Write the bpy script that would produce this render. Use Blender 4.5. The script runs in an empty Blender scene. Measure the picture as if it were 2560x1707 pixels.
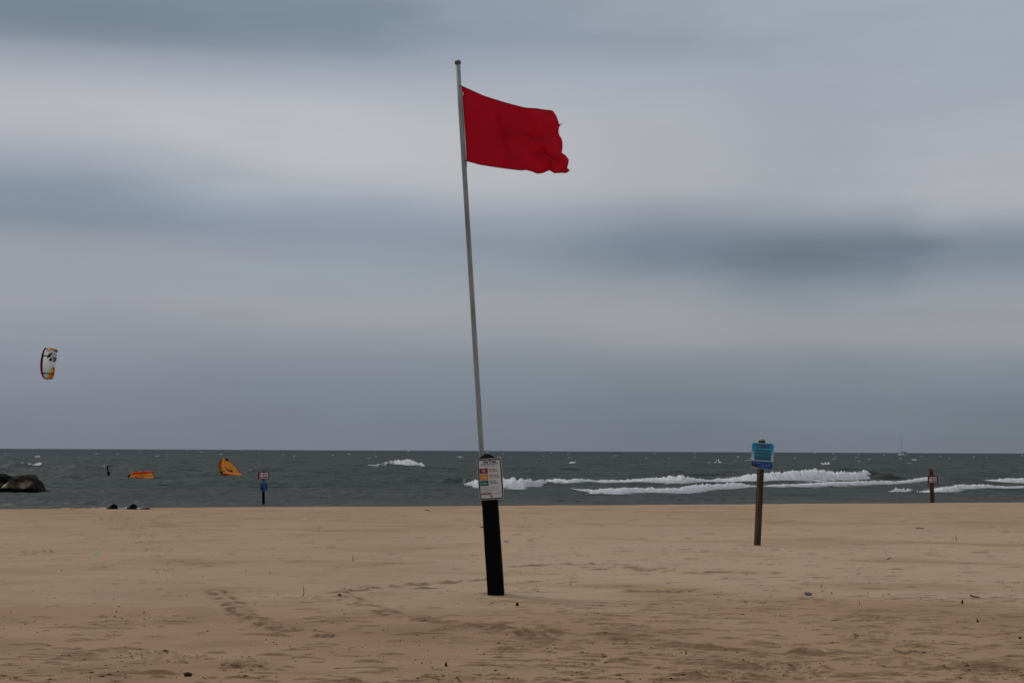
import bpy, math, random
import numpy as np
from mathutils import Vector, Matrix

random.seed(7)
R = math.radians
scene = bpy.context.scene
C = scene.collection

# ------------------------------------------------------------------ camera
F_PX, CX, CY = 4018.0, 1280.0, 853.5          # focal length and centre in photograph pixels
CAM = Vector((0, 0, 1.6))
PITCH, ROLL = math.atan((1127 - 853.5) / F_PX), R(0.27)
cam_data = bpy.data.cameras.new('camera')
cam_data.sensor_width = 22.3
cam_data.lens = 22.3 * F_PX / 2560
cam_data.clip_start, cam_data.clip_end = 0.1, 90000
cam = bpy.data.objects.new('camera', cam_data)
C.objects.link(cam)
cam.location = CAM
CM = Matrix.Rotation(math.pi / 2 + PITCH, 3, 'X') @ Matrix.Rotation(ROLL, 3, 'Z')
cam.rotation_euler = CM.to_euler()
scene.camera = cam

# ------------------------------------------------------------------ light
SUN_EL, SUN_AZ = R(42), R(-52)                # azimuth from +Y, negative = to the left
w = bpy.data.worlds.new('World'); scene.world = w; w.use_nodes = True
nt = w.node_tree; N = nt.nodes; L = nt.links; N.clear()

def s2l(c):
    c = c / 255.0
    return c / 12.92 if c <= 0.04045 else ((c + 0.055) / 1.055) ** 2.4
def rgb(r, g, b): return (s2l(r), s2l(g), s2l(b), 1)

def mnode(op, a, b=None, c=None, clamp=False):
    n = N.new('ShaderNodeMath'); n.operation = op; n.use_clamp = clamp
    for i, v in enumerate((a, b, c)):
        if v is None: continue
        if isinstance(v, (int, float)): n.inputs[i].default_value = v
        else: L.new(v, n.inputs[i])
    return n.outputs[0]

tc = N.new('ShaderNodeTexCoord')
sep = N.new('ShaderNodeSeparateXYZ'); L.new(tc.outputs['Generated'], sep.inputs[0])
az = mnode('ARCTAN2', sep.outputs['X'], sep.outputs['Y'])
el = mnode('ARCSINE', sep.outputs['Z'])
comb = N.new('ShaderNodeCombineXYZ')
L.new(mnode('MULTIPLY', mnode('COSINE', az), 4.0), comb.inputs[0])
L.new(mnode('MULTIPLY', mnode('SINE', az), 4.0), comb.inputs[1])
L.new(mnode('MULTIPLY', el, 22.0), comb.inputs[2])
n1 = N.new('ShaderNodeTexNoise'); n1.inputs['Scale'].default_value = 1.0; n1.inputs['Detail'].default_value = 3.0
n1.inputs['Roughness'].default_value = 0.45
L.new(comb.outputs[0], n1.inputs['Vector'])
n2 = N.new('ShaderNodeTexNoise'); n2.inputs['Scale'].default_value = 2.1; n2.inputs['Detail'].default_value = 4.0
L.new(comb.outputs[0], n2.inputs['Vector'])
warp = mnode('MULTIPLY', mnode('SUBTRACT', n1.outputs['Fac'], 0.5), 0.008)
el2 = mnode('ADD', el, warp)
azw = mnode('ADD', az, mnode('MULTIPLY', mnode('SUBTRACT', n2.outputs['Fac'], 0.5), 0.10))
fac = mnode('DIVIDE', el2, math.pi / 2, clamp=True)
TOP = [(0.27, (166, 172, 183)), (0.42, (182, 187, 196)), (0.70, (200, 204, 210)), (1.0, (206, 209, 214))]
SKY = [
 (150, [(0,(116,132,145)),(72,(116,131,144)),(115,(124,136,150)),(150,(148,155,168)),(215,(168,172,181)),(290,(183,184,189)),(360,(179,181,187)),(430,(152,159,172)),(500,(131,144,158)),(570,(126,138,153)),(608,(144,150,161)),(650,(155,157,164)),(700,(147,153,164)),(760,(154,156,163)),(800,(148,152,162)),(865,(139,145,156)),(935,(130,137,149)),(1010,(123,130,143)),(1080,(116,123,136)),(1127,(116,124,136))]),
 (850, [(0,(116,134,146)),(70,(123,138,150)),(110,(132,144,158)),(160,(152,160,174)),(215,(168,173,183)),(290,(184,186,191)),(400,(185,187,191)),(460,(177,181,187)),(500,(158,167,180)),(575,(134,144,161)),(620,(144,152,165)),(680,(149,157,167)),(740,(150,155,163)),(790,(158,158,163)),(830,(145,151,158)),(900,(132,139,150)),(960,(123,130,145)),(1040,(118,126,139)),(1127,(116,123,136))]),
 (1270,[(0,(138,150,164)),(70,(139,150,164)),(130,(149,158,172)),(200,(166,172,182)),(300,(178,180,186)),(420,(182,183,187)),(480,(174,177,183)),(530,(155,162,174)),(590,(137,147,161)),(640,(138,147,158)),(690,(146,153,162)),(740,(152,156,162)),(800,(153,155,161)),(840,(146,151,158)),(890,(132,140,150)),(960,(123,131,144)),(1040,(115,123,136)),(1127,(113,120,132))]),
 (1650,[(0,(149,158,171)),(70,(144,154,167)),(125,(148,157,170)),(170,(160,168,180)),(230,(167,173,182)),(300,(172,174,180)),(400,(170,173,179)),(470,(172,174,179)),(510,(152,158,169)),(570,(126,137,150)),(630,(112,127,141)),(680,(130,140,151)),(720,(148,153,160)),(800,(155,157,161)),(850,(151,153,158)),(890,(130,137,147)),(960,(121,129,140)),(1040,(112,121,133)),(1127,(111,118,130))]),
 (2010,[(0,(155,163,176)),(200,(158,165,177)),(400,(165,170,178)),(480,(162,168,176)),(540,(144,151,162)),(590,(114,127,139)),(640,(101,115,127)),(695,(118,130,142)),(760,(140,147,155)),(820,(151,154,158)),(860,(148,151,156)),(900,(128,136,147)),(1000,(117,126,137)),(1127,(111,118,130))]),
 (2240,[(0,(158,165,178)),(200,(158,165,178)),(400,(170,173,181)),(490,(166,170,178)),(540,(150,156,166)),(590,(118,131,143)),(640,(106,119,132)),(700,(122,134,146)),(755,(143,149,157)),(820,(151,154,159)),(865,(148,151,156)),(900,(130,138,148)),(1000,(117,126,137)),(1127,(111,118,130))]),
 (2410,[(0,(161,167,180)),(200,(158,166,178)),(330,(166,172,181)),(420,(172,174,181)),(520,(172,174,180)),(555,(158,163,172)),(590,(134,143,155)),(640,(121,132,146)),(690,(131,141,153)),(750,(150,155,162)),(800,(149,152,158)),(865,(148,151,156)),(900,(132,140,150)),(960,(122,130,142)),(1040,(112,121,132)),(1127,(111,118,129))]),
]
prev = None; prev_az = None
for px, stops in SKY:
    cr = N.new('ShaderNodeValToRGB'); cr.color_ramp.interpolation = 'B_SPLINE'
    L.new(fac, cr.inputs[0])
    pts = sorted([(math.atan((1127 - y) / F_PX) / (math.pi / 2), c) for y, c in stops] + TOP)
    e = cr.color_ramp.elements
    while len(e) > 1: e.remove(e[-1])
    e[0].position = pts[0][0]; e[0].color = rgb(*pts[0][1])
    for p, c in pts[1:]:
        k = e.new(p); k.color = rgb(*c)
    a = math.atan((px - CX) / F_PX)
    if prev is None:
        prev = cr.outputs[0]
    else:
        mr = N.new('ShaderNodeMapRange'); mr.interpolation_type = 'SMOOTHSTEP'
        mr.inputs[1].default_value = prev_az; mr.inputs[2].default_value = a
        L.new(azw, mr.inputs[0])
        mx = N.new('ShaderNodeMix'); mx.data_type = 'RGBA'
        L.new(mr.outputs[0], mx.inputs[0]); L.new(prev, mx.inputs[6]); L.new(cr.outputs[0], mx.inputs[7])
        prev = mx.outputs[2]
    prev_az = a
var = mnode('ADD', mnode('MULTIPLY', n2.outputs['Fac'], 0.16), 0.92)
hs = N.new('ShaderNodeVectorMath'); hs.operation = 'SCALE'
L.new(prev, hs.inputs[0]); L.new(var, hs.inputs['Scale'])
bgc = N.new('ShaderNodeBackground'); L.new(hs.outputs[0], bgc.inputs[0]); bgc.inputs[1].default_value = 1.03
sky = N.new('ShaderNodeTexSky'); sky.sky_type = 'NISHITA'; sky.sun_disc = False
sky.sun_elevation = SUN_EL; sky.sun_rotation = SUN_AZ
bgs = N.new('ShaderNodeBackground'); L.new(sky.outputs[0], bgs.inputs[0]); bgs.inputs[1].default_value = 0.05
mixs = N.new('ShaderNodeMixShader'); mixs.inputs[0].default_value = 0.97
L.new(bgs.outputs[0], mixs.inputs[1]); L.new(bgc.outputs[0], mixs.inputs[2])
wo = N.new('ShaderNodeOutputWorld'); L.new(mixs.outputs[0], wo.inputs[0])

sl = bpy.data.lights.new('sun', 'SUN'); sl.energy = 1.15; sl.angle = R(24); sl.color = (1, .95, .88)
so = bpy.data.objects.new('sun', sl); C.objects.link(so)
sd = Vector((math.sin(SUN_AZ) * math.cos(SUN_EL), math.cos(SUN_AZ) * math.cos(SUN_EL), math.sin(SUN_EL)))
so.rotation_euler = sd.to_track_quat('Z', 'Y').to_euler(); so.location = (0, 0, 50)

scene.view_settings.view_transform = 'Standard'; scene.view_settings.look = 'None'
scene.view_settings.exposure = 0; scene.view_settings.gamma = 1
scene.view_settings.use_curve_mapping = False
scene.render.engine = 'CYCLES'
scene.cycles.max_bounces = 6

# ------------------------------------------------------------------ helpers
def ray(px, py):
    return CM @ Vector(((px - CX) / F_PX, -(py - CY) / F_PX, -1))
def at(px, py, Y):
    """the point where the view line of a photograph pixel crosses the plane y = Y"""
    d = ray(px, py); return CAM + d * (Y / d.y)
def on_z(px, py, z=0.0):
    d = ray(px, py); return CAM + d * ((z - CAM.z) / d.z)
HORIZON = lambda px: 1121 + 12 * px / 2560

def mesh_obj(name, verts, faces, mats, parent=None, smooth=False, fm=None):
    me = bpy.data.meshes.new(name)
    me.from_pydata([tuple(v) for v in verts], [], [tuple(f) for f in faces])
    for m in (mats if isinstance(mats, (list, tuple)) else [mats]): me.materials.append(m)
    if smooth: me.polygons.foreach_set('use_smooth', [True] * len(me.polygons))
    if fm is not None: me.polygons.foreach_set('material_index', fm)
    me.update()
    o = bpy.data.objects.new(name, me); C.objects.link(o)
    if parent: o.parent = parent
    return o
def empty(name, loc, rot=(0, 0, 0)):
    o = bpy.data.objects.new(name, None); C.objects.link(o); o.location = loc; o.rotation_euler = rot
    o.empty_display_size = 0.2
    return o
def tag(o, label=None, cat=None, group=None, kind=None):
    if label: o['label'] = label
    if cat: o['category'] = cat
    if group: o['group'] = group
    if kind: o['kind'] = kind
    return o

class MB:
    def __init__(s): s.v = []; s.f = []; s.m = []
    def add(s, vs, fs, mi=0):
        k = len(s.v); s.v += [tuple(v) for v in vs]; s.f += [tuple(i + k for i in f) for f in fs]; s.m += [mi] * len(fs)
    def box(s, c, d, mi=0, bev=0.0):
        x, y, z = c; a, b, h = d[0] / 2, d[1] / 2, d[2] / 2
        if bev <= 0:
            vs = [(x + i * a, y + j * b, z + k * h) for k in (-1, 1) for i, j in ((-1, -1), (1, -1), (1, 1), (-1, 1))]
            s.add(vs, [(3, 2, 1, 0), (4, 5, 6, 7), (0, 1, 5, 4), (1, 2, 6, 5), (2, 3, 7, 6), (3, 0, 4, 7)], mi)
        else:
            ring = [(-a + bev, -b), (a - bev, -b), (a, -b + bev), (a, b - bev), (a - bev, b), (-a + bev, b), (-a, b - bev), (-a, -b + bev)]
            vs = [(x + p, y + q, z + k) for k in (-h, h) for p, q in ring]
            s.add(vs, [tuple(range(7, -1, -1)), tuple(range(8, 16))] + [(i, (i + 1) % 8, 8 + (i + 1) % 8, 8 + i) for i in range(8)], mi)
    def plate(s, pts, y0, y1, mi=0):
        """outline in x,z (counter-clockwise seen from -y) given thickness from y0 (front) to y1"""
        n = len(pts)
        vs = [(p[0], y0, p[1]) for p in pts] + [(p[0], y1, p[1]) for p in pts]
        s.add(vs, [tuple(range(n)), tuple(range(2 * n - 1, n - 1, -1))] + [(i + n, (i + 1) % n + n, (i + 1) % n, i) for i in range(n)], mi)
    def tube(s, pts, rad, n=10, mi=0, cap=True, flat=1.0):
        pts = [Vector(p) for p in pts]
        if not isinstance(rad, (list, tuple)): rad = [rad] * len(pts)
        vs = []; up = None
        for i, p in enumerate(pts):
            t = (pts[min(i + 1, len(pts) - 1)] - pts[max(i - 1, 0)]).normalized()
            if up is None: up = Vector((0, 1, 0)) if abs(t.y) < .9 else Vector((1, 0, 0))
            a = (up - t * up.dot(t)).normalized(); b = t.cross(a); up = a
            for k in range(n):
                g = 2 * math.pi * k / n
                vs.append(p + (a * math.cos(g) * flat + b * math.sin(g)) * rad[i])
        fs = []
        for i in range(len(pts) - 1):
            for k in range(n):
                fs.append((i * n + k, i * n + (k + 1) % n, (i + 1) * n + (k + 1) % n, (i + 1) * n + k))
        if cap:
            fs.append(tuple(range(n - 1, -1, -1))); fs.append(tuple((len(pts) - 1) * n + k for k in range(n)))
        s.add(vs, fs, mi)
    def build(s, name, mats, parent=None, smooth=False):
        return mesh_obj(name, s.v, s.f, mats, parent, smooth, s.m)

def rrect(w_, h_, r, cx=0, cz=0, n=5):
    pts = []
    for (sx, sz, a0) in ((1, -1, -90), (1, 1, 0), (-1, 1, 90), (-1, -1, 180)):
        for k in range(n + 1):
            a = R(a0 + 90 * k / n)
            pts.append((cx + sx * (w_ / 2 - r) + r * math.cos(a), cz + sz * (h_ / 2 - r) + r * math.sin(a)))
    return pts
def ring_mb(mb, outer, inner, y0, y1, mi=0):
    n = len(outer)
    vs = [(p[0], y0, p[1]) for p in outer] + [(p[0], y0, p[1]) for p in inner] + [(p[0], y1, p[1]) for p in outer] + [(p[0], y1, p[1]) for p in inner]
    fs = []
    for i in range(n):
        j = (i + 1) % n
        fs += [(i, j, n + j, n + i), (2 * n + i, 2 * n + j, j, i), (n + i, n + j, 3 * n + j, 3 * n + i)]
    mb.add(vs, fs, mi)
def circle(cx, cz, r, n=24, rz=None):
    return [(cx + r * math.cos(2 * math.pi * k / n), cz + (rz or r) * math.sin(2 * math.pi * k / n)) for k in range(n)]

def material(name, col, rough=0.7, metal=0.0, noise=None, bump=None, spec=0.5, sub=None, trans=0):
    """noise = (scale, second colour, detail, contrast lo, hi, stretch); bump = (scale, strength, distance)"""
    m = bpy.data.materials.new(name); m.use_nodes = True
    t = m.node_tree; b = t.nodes['Principled BSDF']
    b.inputs['Base Color'].default_value = (*col, 1); b.inputs['Roughness'].default_value = rough
    b.inputs['Metallic'].default_value = metal; b.inputs['Specular IOR Level'].default_value = spec
    tcn = t.nodes.new('ShaderNodeTexCoord')
    if noise:
        sc, c2, det, lo, hi, st = noise
        mp = t.nodes.new('ShaderNodeMapping'); mp.inputs['Scale'].default_value = st
        t.links.new(tcn.outputs['Object'], mp.inputs[0])
        nn = t.nodes.new('ShaderNodeTexNoise'); nn.inputs['Scale'].default_value = sc; nn.inputs['Detail'].default_value = det
        t.links.new(mp.outputs[0], nn.inputs['Vector'])
        r_ = t.nodes.new('ShaderNodeValToRGB'); r_.color_ramp.elements[0].position = lo; r_.color_ramp.elements[1].position = hi
        r_.color_ramp.elements[0].color = (*col, 1); r_.color_ramp.elements[1].color = (*c2, 1)
        t.links.new(nn.outputs['Fac'], r_.inputs[0]); t.links.new(r_.outputs[0], b.inputs['Base Color'])
    if bump:
        nb = t.nodes.new('ShaderNodeTexNoise'); nb.inputs['Scale'].default_value = bump[0]; nb.inputs['Detail'].default_value = 5
        t.links.new(tcn.outputs['Object'], nb.inputs['Vector'])
        bp = t.nodes.new('ShaderNodeBump'); bp.inputs['Strength'].default_value = bump[1]; bp.inputs['Distance'].default_value = bump[2]
        t.links.new(nb.outputs['Fac'], bp.inputs['Height']); t.links.new(bp.outputs[0], b.inputs['Normal'])
    return m

# gradient noise on numpy arrays
_rng = np.random.RandomState(11)
_perm = _rng.permutation(1024)
_perm = np.concatenate([_perm, _perm])
_ga = _rng.rand(1024) * 2 * np.pi
_gx, _gy = np.cos(_ga), np.sin(_ga)
def perlin(x, y):
    xi = np.floor(x).astype(np.int64); yi = np.floor(y).astype(np.int64)
    xf = x - xi; yf = y - yi
    u = xf * xf * xf * (xf * (xf * 6 - 15) + 10); v = yf * yf * yf * (yf * (yf * 6 - 15) + 10)
    def g(ix, iy, dx, dy):
        h = _perm[_perm[ix & 1023] + (iy & 1023)]
        return _gx[h] * dx + _gy[h] * dy
    a = g(xi, yi, xf, yf); b = g(xi + 1, yi, xf - 1, yf)
    c = g(xi, yi + 1, xf, yf - 1); d = g(xi + 1, yi + 1, xf - 1, yf - 1)
    return ((a + (b - a) * u) * (1 - v) + (c + (d - c) * u) * v) * 1.5
def fbm(x, y, o=4, g=0.5):
    s = 0; a = 1; t = 0
    for k in range(o):
        s = s + a * perlin(x + 17.3 * k, y - 9.1 * k); t += a; a *= g; x = x * 2.03; y = y * 2.03
    return s / t
def sstep(a, b, x):
    t = np.clip((x - a) / (b - a), 0, 1); return t * t * (3 - 2 * t)

def grid_obj(name, X, Y, Z, mat, attrs=None):
    r, c = X.shape
    co = np.stack([X, Y, Z], -1).reshape(-1, 3).astype(np.float32)
    i = (np.arange(r - 1)[:, None] * c + np.arange(c - 1)[None, :])
    q = np.stack([i, i + 1, i + c + 1, i + c], -1).reshape(-1, 4).astype(np.int32)
    me = bpy.data.meshes.new(name)
    me.vertices.add(len(co)); me.vertices.foreach_set('co', co.ravel())
    me.loops.add(q.size); me.loops.foreach_set('vertex_index', q.ravel())
    me.polygons.add(len(q)); me.polygons.foreach_set('loop_start', np.arange(0, q.size, 4, dtype=np.int32))
    me.polygons.foreach_set('use_smooth', np.ones(len(q), dtype=bool))
    me.update(calc_edges=True)
    for k, a in (attrs or {}).items():
        at_ = me.attributes.new(k, 'FLOAT', 'POINT'); at_.data.foreach_set('value', a.astype(np.float32).ravel())
    me.materials.append(mat)
    o = bpy.data.objects.new(name, me); C.objects.link(o)
    return o

# ------------------------------------------------------------------ sand
def crest_y(x):
    x = np.clip(x, -60, 80)
    return 48.3 + 0.33 * x + 0.25 * perlin(x * 0.35, x * 0 + 3.3) + 0.12 * perlin(x * 1.7, x * 0 + 8.3)

FOOT = [(412, 1408, .30), (384, 1458, .28), (393, 1371, .24), (362, 1358, .22), (391, 1388, .26), (410, 1425, .34), (340, 1536, .24), (288, 1298, .34),
        (326, 1313, .34), (412, 1308, .32), (310, 1324, .34), (355, 1341, .3), (255, 1300, .22), (88, 1380, .26), (193, 1273, .5), (395, 1302, .2),
        (425, 1648, .30), (370, 1630, .24), (1327, 1585, .22), (1492, 1537, .18), (1875, 1502, .2), (1735, 1265, .4), (2455, 1680, .34), (2170, 1588, .2),
        (1800, 1690, .26), (1982, 1675, .3), (1345, 1580, .18), (655, 1556, .16), (615, 1667, .22), (1110, 1700, .2), (2290, 1628, .2), (1285, 1610, .2)]
FOOTW = [(on_z(px, py), s) for px, py, s in FOOT]
TRACKS = [[(540, 1480), (575, 1505), (600, 1525), (650, 1548), (720, 1565), (800, 1578)],
          [(850, 1487), (905, 1508), (985, 1535), (1060, 1545), (1130, 1555), (1250, 1572), (1400, 1600), (1560, 1590), (1780, 1610), (2010, 1622), (2330, 1625)],
          [(850, 1485), (925, 1469), (1020, 1458), (1115, 1452), (1200, 1446)], [(905, 1480), (990, 1474), (1080, 1470)],
          [(1290, 1415), (1480, 1412), (1640, 1425), (1700, 1432), (1930, 1430)], [(1570, 1478), (1700, 1474), (1800, 1480)]]
def track_dist(x, y):
    best = np.full_like(x, 9.0)
    for tr in TRACKS:
        pw = [on_z(*q) for q in tr]
        for a, b in zip(pw[:-1], pw[1:]):
            ab = np.array([b.x - a.x, b.y - a.y]); l2 = (ab ** 2).sum()
            t = np.clip(((x - a.x) * ab[0] + (y - a.y) * ab[1]) / l2, 0.0, 1.0)
            best = np.minimum(best, np.hypot(x - a.x - t * ab[0], y - a.y - t * ab[1]))
    return best
_rs = random.Random(77)
SCARP = []
while len(SCARP) < 1900:
    y_ = 1 / _rs.uniform(1 / 27.0, 1 / 9.6); u_ = _rs.uniform(-.37, .37); x_ = u_ * y_
    p_ = float(fbm(np.array([x_ * .7 + 12]), np.array([y_ * .6 - 5]), 3)[0])
    keep = .09 + .42 * (u_ > -.02) + 2.0 * max(0, p_)
    if y_ < 13: keep *= 1.4
    if y_ > 17: keep *= .6
    if _rs.random() > keep: continue
    hw = min(.30, .035 + .05 * _rs.expovariate(1.0)) * (y_ / 13) ** .5
    SCARP.append((x_, y_, hw, _rs.uniform(.005, .013) * (.7 + hw * 3), _rs.uniform(-1.2, .8), _rs.uniform(-.28, .12), _rs.uniform(.05, .14)))
for px_, py_, w_ in [(1125*1.0885*.5442*0+612,1667,.16),(692,1636,.14),(615,1672,.2),(540,1625,.1),(320,1610,.22),(270,1695,.18),(400,1687,.16),(925,1655,.15),(1100,1700,.2),(1270,1620,.18),(1385,1584,.1),(1740,1690,.25),(1950,1660,.14),(2360,1672,.3),(2470,1668,.26),(2290,1612,.2),(1560,1652,.16),(1345,1582,.2),(1880,1502,.16),(1700,1474,.14),(1620,1525,.12),(2160,1586,.14),(860,1549,.3),(700,1580,.12),(1480,1470,.14),(1600,1435,.16)]:
    p_ = on_z(px_, py_); SCARP.append((p_.x, p_.y, w_, .022, -.5, -.1, .14))
def scarps(x, y):
    # little wind-cut lips: steep towards the camera, running out behind
    dz = np.zeros_like(x); dm = np.zeros_like(x)
    if x.size < 50: return dz, dm
    flat = x.ndim == 2
    for (cx_, cy_, hw, h_, cur, tl_, run) in SCARP:
        if flat:       # rows share one y
            r0 = np.searchsorted(y[:, 0], cy_ - .14 - hw * .5); r1 = np.searchsorted(y[:, 0], cy_ + .75)
            if r1 <= r0: continue
            sl_ = slice(r0, r1); c_ = np.abs(x[(r0 + r1) // 2] - cx_) < hw * 1.3 + .1
            ci = np.nonzero(c_)[0]
            if len(ci) == 0: continue
            sel = (sl_, slice(ci[0], ci[-1] + 1))
        else:
            sel = (np.abs(x - cx_) < hw) & (np.abs(y - cy_) < .6)
            if not sel.any(): continue
        xx = x[sel]; yy_ = y[sel]; dx = (xx - cx_) / hw
        lip = cy_ + cur * hw * .5 * dx * dx + tl_ * (xx - cx_) + .02 * perlin(xx * 16 + cx_ * 3, xx * 0 + cy_)
        env = np.clip(1 - dx * dx, 0, 1) ** .8
        d_ = yy_ - lip
        dz[sel] += h_ * env * sstep(-.018, .012, d_) * np.exp(-np.clip(d_, 0, None) / run)
        dm[sel] = np.maximum(dm[sel], env ** .6 * np.exp(-((d_ + .006) / .020) ** 2))  # dm: shade painted dark on the camera side of each lip
    return dz, dm
def sand_z(x, y, detail=True):
    x = np.asarray(x, float); y = np.asarray(y, float)
    yc = crest_y(x)
    d = y - yc
    z = np.where(d > -1.2, -0.5 * 0.16 * np.clip(d + 1.2, 0, 2.4) ** 2 / 2.4 - 0.16 * np.clip(d - 1.2, 0, 22), 0)
    # broad rises of the beach
    z = z + 0.06 * fbm(x * 0.16 + 5, y * 0.34 + 2, 2) * sstep(2, -6, d) * sstep(6, 14, y)
    if detail:
        near = sstep(60, 25, y)
        right = sstep(-0.30, 0.25, x / np.maximum(y, 1)) * .55 + .45
        rough = sstep(-0.25, 0.2, fbm(x * 0.55 + 40, y * 0.55 + 3, 3)) * right * sstep(30, 17, y)
        # low wind ripples and streaks, drawn out to the right
        xs = x + 0.35 * y
        z = z + 0.020 * fbm(xs * 0.7, y * 1.9, 2) * near
        z = z + scarps(x, y)[0]
        n2_ = perlin(x * 5.3 - 3, y * 9.7 + 7) + .5 * perlin(x * 12.7, y * 21.0)
        patch = sstep(0.15, 0.42, fbm(x * 0.8 - 7, y * 1.2 + 11, 3)) * right * sstep(26, 15, y)
        z = z + 0.011 * sstep(0.2, 0.5, n2_) * patch
        z = z + 0.002 * fbm(x * 14, y * 17, 2) * sstep(20, 10, y)
        for p, s in FOOTW:
            m = (abs(x - p.x) < 2.2 * s) & (abs(y - p.y) < 6 * s)
            if not m.any(): continue
            k = 1 if p.y < 25 else 2.0
            dx = (x[m] - p.x) / s; dy = (y[m] - p.y) / (s * (1 + (k - 1) * .8)); r = np.sqrt(dx * dx + dy * dy) + 0.35 * perlin(x[m] * 9, y[m] * 9)
            hgt = (0.019 if p.y < 25 else 0.045)
            z[m] += hgt * (-1.0 * np.exp(-(r / 0.42) ** 2) + 1.15 * np.exp(-((r - 0.75) / 0.24) ** 2) * (0.5 + 1.1 * perlin(dx * 2.1 + p.x, dy * 2.1)))
        for tr in TRACKS:
            pw = [on_z(*q) for q in tr]
            for a, b in zip(pw[:-1], pw[1:]):
                m = (x > min(a.x, b.x) - .4) & (x < max(a.x, b.x) + .4) & (y > min(a.y, b.y) - .5) & (y < max(a.y, b.y) + .5)
                if not m.any(): continue
                ab = np.array([b.x - a.x, b.y - a.y]); l2 = (ab ** 2).sum()
                t = np.clip(((x[m] - a.x) * ab[0] + (y[m] - a.y) * ab[1]) / l2, 0.0, .999)
                dd = np.hypot(x[m] - a.x - t * ab[0], y[m] - a.y - t * ab[1]) + .06 * perlin(x[m] * 7, y[m] * 7)
                z[m] = np.maximum(z[m], z[m] * 1.0) + 0.013 * np.exp(-(dd / 0.06) ** 2) * (0.3 + 1.2 * np.clip(perlin(x[m] * 8.1, y[m] * 8.1) + .35, 0, 1)) - .008 * np.exp(-((dd - .16) / 0.08) ** 2)
        # sand swept round the foot of the posts
        for p, s in ((on_z(1238.7, 1487), .40), (on_z(1893.5, 1363), .35)):
            r = np.hypot((x - p.x), (y - p.y + .1) * .8) / s
            z = z - 0.012 * np.exp(-r * r)
    return z

def damp_shade_mask(x, y):
    # damp scoured spots and tracks, plus shade painted along the scarp lips
    xs = x + 0.35 * y; xt = x - 0.25 * y
    right = sstep(-0.22, 0.12, x / np.maximum(y, 1)) * .65 + .35
    c = perlin(x * 5.3 - 3, y * 9.7 + 7) + .5 * perlin(x * 12.7, y * 21.0)
    patch = sstep(0.15, 0.42, fbm(x * 0.8 - 7, y * 1.2 + 11, 3))
    m = .8 * sstep(.35, .7, c) * patch
    far = .40 * sstep(.42, .55, fbm(x * 1.9 + 60, y * 1.1, 4, .65) * 1.6) * sstep(18, 26, y) * sstep(48, 40, y)
    td = track_dist(x, y) + .05 * perlin(x * 5, y * 5)
    tm = np.exp(-((td - .07) / .065) ** 2) * sstep(-.3, .1, perlin(x * 3.1 + 4, y * 5.3))
    return np.maximum(np.maximum(np.maximum(m * right * sstep(40, 18, y), far), tm), scarps(x, y)[1])
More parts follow.
